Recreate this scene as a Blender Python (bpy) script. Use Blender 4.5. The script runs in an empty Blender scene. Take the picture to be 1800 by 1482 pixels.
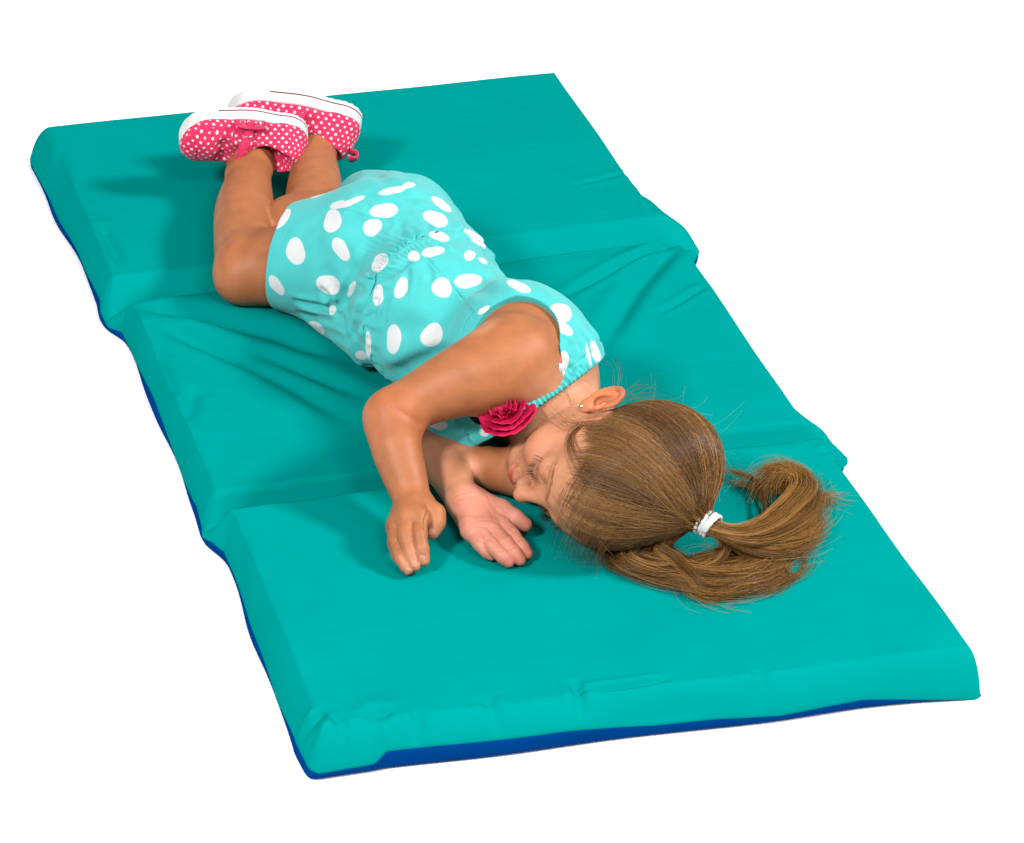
import bpy, math, random
import numpy as np
from mathutils import Vector
f32 = np.float32
SC = bpy.context.scene
random.seed(4)
RNG = np.random.default_rng(4)

# ------------------------------------------------------------------ camera
CR = np.array([[0.9515181835930554, -0.30279235954364225, 0.05412885823381519],
               [-0.11202983333826153, -0.5050380270484192, -0.8557954823876307],
               [0.28646546516797466, 0.8082409159618621, -0.5144746437182774]])
CC = np.array([-0.6594646698976219, -2.297676598695335, 1.803714961775166])
FPX = 6000.0

def at(px, py, z):
    """point of the world at height z (m) seen at a pixel of the photograph"""
    d = CR.T @ np.array([(px - 900) / FPX, (py - 741) / FPX, 1.0])
    return CC + d * (z - CC[2]) / d[2]

def pj(P):
    c = (np.asarray(P, dtype=np.float64) - CC) @ CR.T
    return np.stack([FPX * c[..., 0] / c[..., 2] + 900, FPX * c[..., 1] / c[..., 2] + 741, c[..., 2]], -1)

def unit(v):
    v = np.asarray(v, float)
    return v / np.linalg.norm(v)

# ------------------------------------------------------------------ sculpting with distance fields
def smin(a, b, k):
    if k <= 0: return np.minimum(a, b)
    h = np.maximum(k - np.abs(a - b), 0) / k
    return np.minimum(a, b) - h * h * k * 0.25

def smax(a, b, k): return -smin(-a, -b, k)

class RC:                                    # round cone (tapered capsule)
    def __init__(s, a, b, ra, rb):
        s.a, s.b, s.ra, s.rb = np.asarray(a, f32), np.asarray(b, f32), ra, rb
        r = max(ra, rb)
        s.lo = np.minimum(s.a, s.b) - r; s.hi = np.maximum(s.a, s.b) + r
    def __call__(s, P):
        ba = s.b - s.a
        t = np.clip(((P - s.a) @ ba) / float(ba @ ba), 0, 1)
        q = P - s.a - t[:, None] * ba
        return np.sqrt((q * q).sum(1)) - (s.ra + (s.rb - s.ra) * t)

class Limb:
    def __init__(s, q):
        s.c = [RC(a[:3], b[:3], a[3], b[3]) for a, b in zip(q, q[1:])]
        s.lo = np.min([c.lo for c in s.c], 0); s.hi = np.max([c.hi for c in s.c], 0)
    def __call__(s, P):
        d = s.c[0](P)
        for c in s.c[1:]: d = smin(d, c(P), .0012)
        return d

class EL:                                    # ellipsoid, axes in rows of R
    def __init__(s, c, r, R=None):
        s.c = np.asarray(c, f32); s.r = np.asarray(r, f32)
        s.R = np.eye(3, dtype=f32) if R is None else np.asarray(R, f32)
        ext = np.sqrt(((s.R * s.r[:, None]) ** 2).sum(0))
        s.lo = s.c - ext; s.hi = s.c + ext
    def __call__(s, P):
        q = (P - s.c) @ s.R.T
        k0 = np.sqrt(((q / s.r) ** 2).sum(1)) + 1e-9
        k1 = np.sqrt(((q / (s.r ** 2)) ** 2).sum(1)) + 1e-9
        return k0 * (k0 - 1) / k1

class BX:                                    # rounded box
    def __init__(s, c, h, rad, R=None):
        s.c = np.asarray(c, f32); s.h = np.asarray(h, f32); s.rad = rad
        s.R = np.eye(3, dtype=f32) if R is None else np.asarray(R, f32)
        ext = np.abs(s.R * s.h[:, None]).sum(0)
        s.lo = s.c - ext; s.hi = s.c + ext
    def __call__(s, P):
        q = np.abs((P - s.c) @ s.R.T) - (s.h - s.rad)
        return np.sqrt((np.maximum(q, 0) ** 2).sum(1)) + np.minimum(q.max(1), 0) - s.rad

def frame(ax, up=(0, 0, 1)):
    """rows: ax, perpendicular of up, third"""
    a = unit(ax); u = np.asarray(up, float); u = unit(u - a * (u @ a))
    return np.array([a, u, np.cross(a, u)])

class Sculpt:
    def __init__(s, margin=.026): s.ops = []; s.margin = margin
    def add(s, p, k=0.006): s.ops.append(('a', p, k)); return s
    def cut(s, p, k=0.002): s.ops.append(('c', p, k)); return s
    def chain(s, pts, k=0.01):
        for i in range(len(pts) - 1):
            s.add(RC(pts[i][0], pts[i + 1][0], pts[i][1], pts[i + 1][1]), k)
        return s
    def limb(s, pts, k=0.01, n=5):           # smooth limb through joints, radius included
        q = spline([(*p, r) for p, r in pts], (len(pts) - 1) * n + 1); g = Limb(q)
        return s.add(g, k)
    def mod(s, fn): s.ops.append(('m', fn, 0)); return s     # fn(P, d) -> d
    def __call__(s, P):
        d = np.full(len(P), 0.08, f32)
        if not len(P): return d
        a, b = P.min(0), P.max(0); m = s.margin
        for op, p, k in s.ops:
            if op == 'm':
                d = p(P, d); continue
            if hasattr(p, 'lo'):
                lo = p.lo - m; hi = p.hi + m
                if (a > hi).any() or (b < lo).any(): continue
                if (a > lo).all() and (b < hi).all(): w = slice(None)
                else:
                    w = np.nonzero((P[:, 0] > lo[0]) & (P[:, 0] < hi[0]) & (P[:, 1] > lo[1]) & (P[:, 1] < hi[1]) & (P[:, 2] > lo[2]) & (P[:, 2] < hi[2]))[0]
                    if not len(w): continue
                v = p(P[w])
                d[w] = smin(d[w], v, k) if op == 'a' else smax(d[w], -v, k)
            else:
                v = p(P)
                d = smin(d, v, k) if op == 'a' else smax(d, -v, k)
        return d

def polygonise(f, lo, hi, h, keepf=None):
    """surface nets on a narrow band; keepf(points) > 0 keeps a face"""
    lo = np.asarray(lo, float); hi = np.asarray(hi, float)
    m = 6
    nc = np.ceil((hi - lo) / (h * m)).astype(int)
    n = nc * m + 1
    ax = [lo[i] + np.arange(nc[i] + 1) * h * m for i in range(3)]
    G = np.stack(np.meshgrid(*ax, indexing='ij'), -1).reshape(-1, 3).astype(f32)
    dc = f(G).reshape(nc + 1)
    act = np.abs(dc) < h * m * 1.45
    cell = np.zeros(nc, bool)
    for i in (0, 1):
        for j in (0, 1):
            for k in (0, 1):
                cell |= act[i:nc[0] + i, j:nc[1] + j, k:nc[2] + k]
    pm = np.zeros(n, bool)
    c6 = cell.repeat(m, 0).repeat(m, 1).repeat(m, 2)
    for i in (0, 1):
        for j in (0, 1):
            for k in (0, 1):
                pm[i:n[0] - 1 + i, j:n[1] - 1 + j, k:n[2] - 1 + k] |= c6
    D = np.full(n, 1.0, f32)
    B = 36
    for x0 in range(0, n[0], B):
        for y0 in range(0, n[1], B):
            for z0 in range(0, n[2], B):
                sub = pm[x0:x0 + B, y0:y0 + B, z0:z0 + B]
                if not sub.any(): continue
                a, b, c = np.nonzero(sub)
                a += x0; b += y0; c += z0
                P = np.stack([lo[0] + a * h, lo[1] + b * h, lo[2] + c * h], -1).astype(f32)
                D[a, b, c] = f(P)
    # unvisited inside points: take the coarse sign
    neg = (dc < 0)[:-1, :-1, :-1].repeat(m, 0).repeat(m, 1).repeat(m, 2)
    v = D[:-1, :-1, :-1]; v[(v == 1.0) & neg & ~pm[:-1, :-1, :-1]] = -1.0
    S = D < 0
    nn = n - 1
    cells = np.zeros(nn, np.int8)
    for i in (0, 1):
        for j in (0, 1):
            for k in (0, 1):
                cells += S[i:nn[0] + i, j:nn[1] + j, k:nn[2] + k]
    ac = (cells > 0) & (cells < 8)
    ci = np.stack(np.nonzero(ac), -1)
    acc = np.zeros((len(ci), 3)); cnt = np.zeros(len(ci))
    E = [((0,0,0),(1,0,0)),((0,1,0),(1,1,0)),((0,0,1),(1,0,1)),((0,1,1),(1,1,1)),
         ((0,0,0),(0,1,0)),((1,0,0),(1,1,0)),((0,0,1),(0,1,1)),((1,0,1),(1,1,1)),
         ((0,0,0),(0,0,1)),((1,0,0),(1,0,1)),((0,1,0),(0,1,1)),((1,1,0),(1,1,1))]
    for p, q in E:
        pa = ci + p; qa = ci + q
        da = D[pa[:, 0], pa[:, 1], pa[:, 2]].astype(float); db = D[qa[:, 0], qa[:, 1], qa[:, 2]].astype(float)
        x = (da < 0) != (db < 0)
        t = np.where(x, da / np.where(x, da - db, 1), 0)
        pt = pa + t[:, None] * (np.array(q) - p)
        acc += np.where(x[:, None], pt, 0); cnt += x
    V = lo + h * acc / cnt[:, None]
    vid = np.full(nn, -1, np.int64); vid[ac] = np.arange(len(ci))
    quads = []
    for axi in range(3):
        b_, c_ = [(1, 2), (2, 0), (0, 1)][axi]
        sl0 = [slice(None)] * 3; sl1 = [slice(None)] * 3
        sl0[axi] = slice(0, n[axi] - 1); sl1[axi] = slice(1, n[axi])
        s0 = S[tuple(sl0)]; s1 = S[tuple(sl1)]
        e = np.stack(np.nonzero(s0 != s1), -1)
        ok = (e[:, b_] > 0) & (e[:, c_] > 0) & (e[:, b_] < nn[b_]) & (e[:, c_] < nn[c_])
        e = e[ok]
        fl = s0[e[:, 0], e[:, 1], e[:, 2]]
        db = np.zeros(3, int); db[b_] = 1; dcx = np.zeros(3, int); dcx[c_] = 1
        g = lambda o: vid[o[:, 0], o[:, 1], o[:, 2]]
        q = np.stack([g(e - db - dcx), g(e - dcx), g(e), g(e - db)], -1)
        q[~fl] = q[~fl][:, ::-1]
        quads.append(q)
    Q = np.concatenate(quads); Q = Q[(Q >= 0).all(1)]
    if keepf is not None:
        Q = Q[keepf(V[Q].mean(1)) > 0]
        u, inv = np.unique(Q, return_inverse=True); V = V[u]; Q = inv.reshape(-1, 4)
    return V, Q

def relax(V, Q, it=2, lam=0.5):
    V = V.copy()
    A = np.concatenate([Q[:, [0, 1]], Q[:, [1, 2]], Q[:, [2, 3]], Q[:, [3, 0]]])
    A = np.concatenate([A, A[:, ::-1]])
    deg = np.bincount(A[:, 0], minlength=len(V)).astype(float)
    e = np.sort(A[:len(A) // 2], 1); key = e[:, 0].astype(np.int64) * len(V) + e[:, 1]
    ku, cn = np.unique(key, return_counts=True); bk = ku[cn == 1]
    fix = np.zeros(len(V), bool); fix[bk // len(V)] = True; fix[bk % len(V)] = True
    for _ in range(it):
        s = np.stack([np.bincount(A[:, 0], weights=V[A[:, 1], i], minlength=len(V)) for i in range(3)], -1)
        dv = lam * (s / np.maximum(deg, 1)[:, None] - V); dv[fix] = 0
        V += dv
    return V

def vnormals(V, Q):
    n = np.cross(V[Q[:, 2]] - V[Q[:, 0]], V[Q[:, 3]] - V[Q[:, 1]])
    N = np.zeros_like(V)
    for c in range(4):
        for i in range(3): N[:, i] += np.bincount(Q[:, c], weights=n[:, i], minlength=len(V))
    return N / (np.linalg.norm(N, axis=1)[:, None] + 1e-12)

# ------------------------------------------------------------------ objects
def newmesh(name, V, F, mat, parent=None, smooth=True):
    me = bpy.data.meshes.new(name)
    V = np.asarray(V, f32)
    if isinstance(F, np.ndarray):
        k = F.shape[1]
        me.vertices.add(len(V)); me.vertices.foreach_set('co', V.ravel())
        me.loops.add(F.size); me.loops.foreach_set('vertex_index', F.astype(np.int32).ravel())
        me.polygons.add(len(F)); me.polygons.foreach_set('loop_start', np.arange(0, F.size, k, dtype=np.int32))
        me.update(calc_edges=True)
    else:
        me.from_pydata([tuple(map(float, v)) for v in V], [], [tuple(map(int, f)) for f in F]); me.update()
    if smooth: me.polygons.foreach_set('use_smooth', np.ones(len(me.polygons), bool))
    if mat: me.materials.append(mat)
    o = bpy.data.objects.new(name, me)
    SC.collection.objects.link(o)
    if parent is not None: o.parent = parent
    return o

def attr_f(o, name, val):
    a = o.data.attributes.new(name, 'FLOAT', 'POINT'); a.data.foreach_set('value', np.asarray(val, f32))

def attr_c(o, name, col):
    a = o.data.attributes.new(name, 'FLOAT_COLOR', 'POINT')
    c = np.ones((len(col), 4), f32); c[:, :3] = col; a.data.foreach_set('color', c.ravel())

def tube(path, rad, n=8, cap=True):
    """V, F (list) of a tube along a polyline"""
    path = np.asarray(path, float); m = len(path)
    rad = np.broadcast_to(rad, (m,))
    T = np.gradient(path, axis=0); T /= np.linalg.norm(T, axis=1)[:, None] + 1e-12
    up = np.array([0, 0, 1.0]) if abs(T[0][2]) < .9 else np.array([1.0, 0, 0])
    u = unit(np.cross(T[0], up)); V = []; F = []
    for i in range(m):
        u = u - T[i] * (u @ T[i]); u = unit(u); w = np.cross(T[i], u)
        for j in range(n):
            a = 2 * math.pi * j / n
            V.append(path[i] + rad[i] * (math.cos(a) * u + math.sin(a) * w))
    for i in range(m - 1):
        for j in range(n):
            k = (j + 1) % n
            F.append((i * n + j, i * n + k, (i + 1) * n + k, (i + 1) * n + j))
    if cap:
        F.append(tuple(range(n))[::-1]); F.append(tuple((m - 1) * n + j for j in range(n)))
    return V, F

def spline(pts, n):
    """Catmull-Rom through pts (k x d) resampled at n points"""
    p = np.asarray(pts, float); k = len(p)
    p = np.concatenate([2 * p[:1] - p[1:2], p, 2 * p[-1:] - p[-2:-1]])
    t = np.linspace(0, k - 1, n); i = np.minimum(t.astype(int), k - 2); u = (t - i)[:, None]
    a, b, c, d = p[i], p[i + 1], p[i + 2], p[i + 3]
    return .5 * (2 * b + (c - a) * u + (2 * a - 5 * b + 4 * c - d) * u ** 2 + (3 * b - a - 3 * c + d) * u ** 3)

def lin(c):
    c = np.asarray(c, float) / 255
    return np.where(c <= .04045, c / 12.92, ((c + .055) / 1.055) ** 2.4)

def seg_dist(P, a, b):
    a = np.asarray(a, f32); b = np.asarray(b, f32); ba = b - a
    t = np.clip(((P - a) @ ba) / float(ba @ ba), 0, 1)
    q = P - a - t[:, None] * ba
    return np.sqrt((q * q).sum(1)), t

def poly_dist(P, pts):
    D = np.full(len(P), 9.0, f32); T = np.zeros(len(P), f32); n = len(pts) - 1
    for i in range(n):
        d, t = seg_dist(P, pts[i], pts[i + 1])
        w = d < D; D[w] = d[w]; T[w] = (i + t[w]) / n
    return D, T

# ------------------------------------------------------------------ materials
def mat(name, col=(.5, .5, .5), rough=.5, spec=.5, sss=0, sssr=(1, .3, .15), sss_scale=.004, noise=0, nscale=60,
        bump=0, bscale=400, attr=None, metallic=0, sheen=0, coat=0, crinkle=0):
    m = bpy.data.materials.new(name); m.use_nodes = True
    nt = m.node_tree; b = nt.nodes['Principled BSDF']
    b.inputs['Base Color'].default_value = (*col, 1)
    b.inputs['Roughness'].default_value = rough
    b.inputs['Specular IOR Level'].default_value = spec
    b.inputs['Metallic'].default_value = metallic
    b.inputs['Sheen Weight'].default_value = sheen
    b.inputs['Coat Weight'].default_value = coat
    if sss:
        b.inputs['Subsurface Weight'].default_value = sss
        b.inputs['Subsurface Radius'].default_value = sssr
        b.inputs['Subsurface Scale'].default_value = sss_scale
    src = None
    if attr:
        a = nt.nodes.new('ShaderNodeAttribute'); a.attribute_name = attr; src = a.outputs['Color']
    if noise:
        tc = nt.nodes.new('ShaderNodeTexCoord')
        nz = nt.nodes.new('ShaderNodeTexNoise'); nz.inputs['Scale'].default_value = nscale
        nz.inputs['Detail'].default_value = 5
        nt.links.new(tc.outputs['Object'], nz.inputs['Vector'])
        mr = nt.nodes.new('ShaderNodeMapRange'); mr.inputs['From Min'].default_value = .3; mr.inputs['From Max'].default_value = .7
        mr.inputs['To Min'].default_value = 1 - noise; mr.inputs['To Max'].default_value = 1 + noise
        nt.links.new(nz.outputs['Fac'], mr.inputs['Value'])
        mx = nt.nodes.new('ShaderNodeVectorMath'); mx.operation = 'SCALE'
        if src is not None: nt.links.new(src, mx.inputs[0])
        else: mx.inputs[0].default_value = col
        nt.links.new(mr.outputs['Result'], mx.inputs['Scale']); src = mx.outputs['Vector']
    if src is not None: nt.links.new(src, b.inputs['Base Color'])
    if bump:
        tc2 = nt.nodes.new('ShaderNodeTexCoord')
        n2 = nt.nodes.new('ShaderNodeTexNoise'); n2.inputs['Scale'].default_value = bscale; n2.inputs['Detail'].default_value = 4
        nt.links.new(tc2.outputs['Object'], n2.inputs['Vector'])
        bp = nt.nodes.new('ShaderNodeBump'); bp.inputs['Strength'].default_value = bump; bp.inputs['Distance'].default_value = .001
        nt.links.new(n2.outputs['Fac'], bp.inputs['Height']); nt.links.new(bp.outputs['Normal'], b.inputs['Normal'])
        if crinkle:                     # faint stretched ripples of the sheet
            mp = nt.nodes.new('ShaderNodeMapping'); mp.inputs['Scale'].default_value = (9, 26, 9); mp.inputs['Rotation'].default_value = (0, 0, .35)
            n3 = nt.nodes.new('ShaderNodeTexNoise'); n3.inputs['Scale'].default_value = 1; n3.inputs['Detail'].default_value = 3; n3.inputs['Distortion'].default_value = .6
            nt.links.new(tc2.outputs['Object'], mp.inputs['Vector']); nt.links.new(mp.outputs['Vector'], n3.inputs['Vector'])
            b3 = nt.nodes.new('ShaderNodeBump'); b3.inputs['Strength'].default_value = crinkle; b3.inputs['Distance'].default_value = .004
            nt.links.new(n3.outputs['Fac'], b3.inputs['Height']); nt.links.new(b3.outputs['Normal'], bp.inputs['Normal'])
    return m

def dot_mat(name, base, dot, attr, rough, soft, bump=.3, bscale=900, noise=.05, extra=None):
    """cloth with printed dots: attr is a signed distance to the nearest dot (m), thresholded here"""
    m = mat(name, base, rough, .3, bump=bump, bscale=bscale, noise=noise, nscale=40, sheen=.1)
    nt = m.node_tree; b = nt.nodes['Principled BSDF']
    src = b.inputs['Base Color'].links[0].from_socket
    a = nt.nodes.new('ShaderNodeAttribute'); a.attribute_name = attr
    mr = nt.nodes.new('ShaderNodeMapRange'); mr.inputs['From Min'].default_value = soft; mr.inputs['From Max'].default_value = -soft
    nt.links.new(a.outputs['Fac'], mr.inputs['Value'])
    mx = nt.nodes.new('ShaderNodeMix'); mx.data_type = 'RGBA'
    nt.links.new(mr.outputs['Result'], mx.inputs['Factor']); nt.links.new(src, mx.inputs['A'])
    mx.inputs['B'].default_value = (*dot, 1)
    out = mx.outputs['Result']
    for extra in ([extra] if isinstance(extra, tuple) else extra or []):
        a2 = nt.nodes.new('ShaderNodeAttribute'); a2.attribute_name = extra[0]
        m2 = nt.nodes.new('ShaderNodeMix'); m2.data_type = 'RGBA'
        if len(extra) > 2:
            r2 = nt.nodes.new('ShaderNodeMapRange'); r2.inputs['From Min'].default_value = extra[2]; r2.inputs['From Max'].default_value = -extra[2]
            nt.links.new(a2.outputs['Fac'], r2.inputs['Value']); nt.links.new(r2.outputs['Result'], m2.inputs['Factor'])
        else: nt.links.new(a2.outputs['Fac'], m2.inputs['Factor'])
        nt.links.new(out, m2.inputs['A'])
        m2.inputs['B'].default_value = (*extra[1], 1); out = m2.outputs['Result']
    nt.links.new(out, b.inputs['Base Color'])
    return m

M_teal = mat('teal_vinyl', (.0, .180, .166), .6, .0, noise=.03, nscale=14, bump=.10, bscale=700, crinkle=.35)
M_navy = mat('blue_vinyl', (.0, .030, .140), .5, .0, noise=.06, nscale=20, bump=.06, bscale=600)
M_floor = mat('white_backdrop', (.92, .92, .92), .9, .1)
M_skin = mat('skin', (.5, .2, .1), .48, .22, sss=.10, sss_scale=.004, attr='Col', noise=.11, nscale=55, bump=.22, bscale=1100)
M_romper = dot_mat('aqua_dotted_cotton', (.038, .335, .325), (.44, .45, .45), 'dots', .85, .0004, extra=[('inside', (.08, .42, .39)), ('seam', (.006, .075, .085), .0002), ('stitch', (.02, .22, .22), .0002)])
M_shoe = dot_mat('pink_dotted_canvas', (.47, .010, .062), (.50, .42, .43), 'dots', .75, .0002)
M_pink = mat('pink_cloth', (.42, .008, .06), .6, .3, noise=.08, nscale=150, bump=.2, bscale=900)
M_rubber = mat('white_rubber', (.6, .6, .58), .5, .4, noise=.03, nscale=60, bump=.1, bscale=300)
M_red = mat('dark_red_line', (.12, .008, .02), .5)
M_hair = mat('hair', (.2, .1, .03), .36, .22, attr='Col')
M_lash = mat('lash', (.01, .006, .004), .5)
M_flower = mat('hot_pink_satin', (.38, .003, .042), .55, .25, bump=.4, bscale=400, noise=.12, nscale=90)
M_tie = mat('white_elastic', (.46, .46, .45), .7, .3, bump=.5, bscale=700)
M_metal = mat('silver', (.6, .58, .55), .2, .5, metallic=1)
# ------------------------------------------------------------------ backdrop
fl = newmesh('floor', [(-6, -6, 0), (8, -6, 0), (8, 10, 0), (-6, 10, 0)], [(0, 1, 2, 3)], M_floor, smooth=False)
fl['kind'] = 'structure'; fl['label'] = 'plain white studio backdrop under the mat'

# ------------------------------------------------------------------ folding mat
T = 0.05
def interp(x, xs, ys):
    return np.interp(x, xs, ys)
LY = [-.01, .03, .08, .20, .345, .365, .378, .392, .43, .60, .76, .785, .80, .825, .85, .95, 1.10, 1.19, 1.215]
LX = [-.012, -.016, -.014, -.009, -.004, -.011, -.018, -.015, -.011, -.010, -.008, -.009, -.021, -.023, -.019, -.021, -.026, -.030, -.022]
RY = [-.03, .035, .20, .340, .364, .374, .390, .400, .425, .60, .765, .800, .822, .850, .880, .93, .96, 1.235]
RX = [.617, .615, .615, .618, .646, .650, .646, .640, .616, .618, .622, .640, .656, .656, .640, .622, .619, .622]
CREASES = [
 ([(277,571),(417,633),(510,677),(634,748)], .0030, .010), ([(231,537),(355,556),(479,581),(541,605),(640,636)], .0045, .014),
 ([(440,615),(540,655),(665,698)], .0028, .011), ([(300,560),(400,590),(520,640)], -.0022, .012),
 ([(1205,408),(1040,425),(850,450)], .0040, .006), ([(1200,412),(1090,465),(975,525)], .0036, .006),
 ([(1192,420),(1120,505),(1045,625)], .0045, .011), ([(1240,505),(1155,555)], .0016, .004),
 ([(1110,300),(1060,312),(1000,325)], .0010, .004), ([(1150,370),(1120,318)], .002, .004),
 ([(700,520),(830,580),(900,640)], .003, .02),
 ([(566,1276),(556,1300),(535,1318)], .0030, .006), ([(515,1296),(545,1292),(570,1278)], .0030, .005), ([(575,1285),(600,1305),(610,1330)], .0022, .006),
 ([(1008,1232),(1022,1268)], .0036, .005), ([(1020,1244),(1120,1232),(1180,1222)], .0026, .004), ([(1080,1262),(1180,1246),(1290,1232)], .0026, .004), ([(850,1262),(880,1290)], .0024, .006), ([(1330,1205),(1345,1240)], .0020, .007),
 ([(650,1300),(665,1285),(690,1290)], .0030, .008), ([(735,1285),(728,1312)], .0022, .005),
 ([(1560,1190),(1640,1160)], .0016, .010),  ([(1660,1150),(1700,1180)], .0016, .008),
 ([(1440,792),(1490,786)], .003, .004), ([(1290,780),(1420,765)], .0014, .008),
 ([(100,260),(120,330)], .0020, .008), ([(230,520),(330,515)], .0018, .006), ([(235,500),(370,490)], .0010, .004),
 ([(340,690),(330,740)], .002, .008), ([(330,830),(360,880)], .0025, .007), ([(270,620),(310,700)], .0025, .007),
 ([(415,940),(430,1010)], .0018, .008), ([(470,1120),(500,1220)], .0016, .008), ([(180,400),(215,470)], .002, .007),
 ([(960,1120),(1150,1100)], .0008, .03), ([(640,300),(700,330)], .0008, .02),
]
def mat_height(X, Y, E):
    """height of the cover; E = 1 at the hem, 0 on the flat top"""
    u = np.clip(X / .61, 0, 1)
    # hem height wanders along the front and the sides
    hemf = interp(X, [-.02, .0, .03, .045, .055, .10, .22, .30, .36, .42, .50, .56, .62],
                  [.013, .013, .014, .015, .027, .027, .025, .018, .018, .013, .017, .009, .002])
    hems = .013 + (.002 + .006 * np.exp(-((Y - .6) / .15) ** 2)) * np.sin(Y * 21 + 1.1) + .0012 * np.sin(Y * 47)
    front = np.clip(1 - Y / .03, 0, 1)
    zh = hems * (1 - front) + hemf * front
    p = 1.55
    prof = (1 - np.clip(E, 0, 1) ** 1.7) ** .74
    top = np.full_like(X, T)
    # soft unevenness of the foam
    top += .0012 * np.sin(X * 9 + 1) * np.sin(Y * 7 + 2) + .0006 * np.sin(X * 23 + Y * 11) - .0008 * np.sin(Y * 31 - X * 5)
    # dent beneath the child
    top -= .006 * np.exp(-(((X - .30) / .16) ** 2 + ((Y - .56) / .22) ** 2))
    # the two sewn folds
    y2 = .3800 + .002 * np.sin(X * 9)
    g2 = np.where(Y > y2, np.clip(1 - (Y - y2) / .017, 0, 1) ** .75, np.clip(1 - (y2 - Y) / .016, 0, 1) ** .8)
    y1 = .806 + .010 * u + .002 * np.sin(X * 11)
    g1 = np.where(Y > y1, np.clip(1 - (Y - y1) / .028, 0, 1) ** 1.15, np.clip(1 - (y1 - Y) / .05, 0, 1) ** 2.2)
    edge = 1 + .75 * np.exp(-(np.minimum(X, .61 - X) / .04) ** 2)
    top -= .030 * g2 + .020 * g1 * edge
    P3 = np.stack([X, Y], -1).astype(f32)
    cr = np.zeros_like(X)
    for pts, dep, w in CREASES:
        q = [at(a, b, T)[:2] for a, b in pts]
        if np.mean([v[1] for v in q]) < .012 and len(pts) > 1 and pts[0][1] > 1200: q = [at(a, b, .032)[:2] for a, b in pts]
        d, t = poly_dist(P3, q)
        tap = np.clip(4 * t * 1.2 + .25, 0, 1) * np.clip(3.5 * (1 - t), 0, 1)
        cr -= 1.5 * dep * tap * (np.exp(-(d / w) ** 2) - .45 * np.exp(-((d - 1.9 * w) / (w * 1.2)) ** 2))
    zz = zh + (top - zh) * prof + cr * np.clip(prof * 4, 0, 1)
    return zz

def side_bulge(Y):
    return 0.0008 * np.sin(Y * 40) * np.sin(Y * 13 + 1)

def build_cover():
    na, nb = 330, 640
    def warp(n, e):                     # dense near the edges
        a = np.linspace(0, 1, n)
        return a - e * np.sin(2 * math.pi * a) / (2 * math.pi)
    A = warp(na, .86); B = np.linspace(0, 1, nb)
    B = B - .62 * np.sin(2 * math.pi * B) / (2 * math.pi)
    a, b = np.meshgrid(A, B, indexing='ij')
    y0 = -.010 - .018 * a + .0015 * np.sin(a * 17); y1 = 1.212 + .026 * a
    Y = y0 + (y1 - y0) * b
    XL = interp(Y, LY, LX) + side_bulge(Y); XR = interp(Y, RY, RX) + side_bulge(Y + .3)
    X = XL + (XR - XL) * a
    wf = .017; wb = .015
    wl = interp(Y, [0, .355, .40, .76, .84, 1.2], [.003, .009, .003, .001, -.006, -.003]) - XL
    wr = XR - interp(Y, [0, .355, .40, .76, .84, 1.23], [.604, .608, .604, .614, .608, .614])
    wl = np.maximum(wl, .008); wr = np.maximum(wr, .007)
    ex = np.maximum(np.clip(1 - (X - XL) / wl, 0, 1), np.clip(1 - (XR - X) / wr, 0, 1))
    sx = np.where(X - XL < XR - X, -1., 1.); wx = np.where(sx < 0, wl, wr)
    ey = np.maximum(np.clip(1 - (Y - y0) / wf, 0, 1), np.clip(1 - (y1 - Y) / wb, 0, 1))
    sy = np.where(Y - y0 < y1 - Y, -1., 1.); wy = np.where(sy < 0, wf, wb)
    c = (ex ** 5 + ey ** 5) ** .2; k = np.where(c > 1, 1 / np.maximum(c, 1e-9), 1)
    X = X - sx * wx * ex * (1 - k); Y = Y - sy * wy * ey * (1 - k)
    E = np.minimum(c, 1)
    Z = mat_height(X.ravel(), Y.ravel(), E.ravel()).reshape(X.shape)
    V = np.stack([X, Y, Z], -1).reshape(-1, 3)
    i, j = np.meshgrid(np.arange(na - 1), np.arange(nb - 1), indexing='ij')
    q = (i * nb + j).ravel()
    Q = np.stack([q, q + nb, q + nb + 1, q + 1], -1)
    # a hem turned under along the whole edge
    loop = list(range(0, na * nb, nb)) + [(na - 1) * nb + t for t in range(1, nb)] + \
           [t * nb + nb - 1 for t in range(na - 2, -1, -1)] + list(range(nb - 2, 0, -1))
    L = V[loop]; ctr = np.array([.305, .61, 0]); n0 = len(V)
    def inset(P, s):
        tg = np.roll(P, -3, 0) - np.roll(P, 3, 0); nn_ = np.stack([-tg[:, 1], tg[:, 0]], -1)
        nn_ /= np.linalg.norm(nn_, axis=1)[:, None] + 1e-9
        o = P.copy(); o[:, :2] += nn_ * s; return o
    r1 = inset(L, .0004); r1[:, 2] -= .0022
    r2 = inset(L, .0040); r2[:, 2] -= .0018
    r1[:, 2] = np.maximum(r1[:, 2], .0012); r2[:, 2] = np.maximum(r2[:, 2], .0016)
    VV = np.concatenate([V, r1, r2]); m = len(loop); k = np.arange(m); kn = (k + 1) % m; lp = np.array(loop)
    S1 = np.stack([lp[k], n0 + k, n0 + kn, lp[kn]], -1); S2 = np.stack([n0 + k, n0 + m + k, n0 + m + kn, n0 + kn], -1)
    o = newmesh('cover', VV, np.concatenate([Q, S1, S2]), M_teal, MATROOT)
    return o, L

MATROOT = bpy.data.objects.new('folding_mat', None); SC.collection.objects.link(MATROOT)
MATROOT['label'] = 'teal vinyl folding rest mat in three padded sections on the white backdrop'
MATROOT['category'] = 'rest mat'
cover, HEM = build_cover()
cover['label'] = 'teal vinyl top cover creased under the child'

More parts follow.
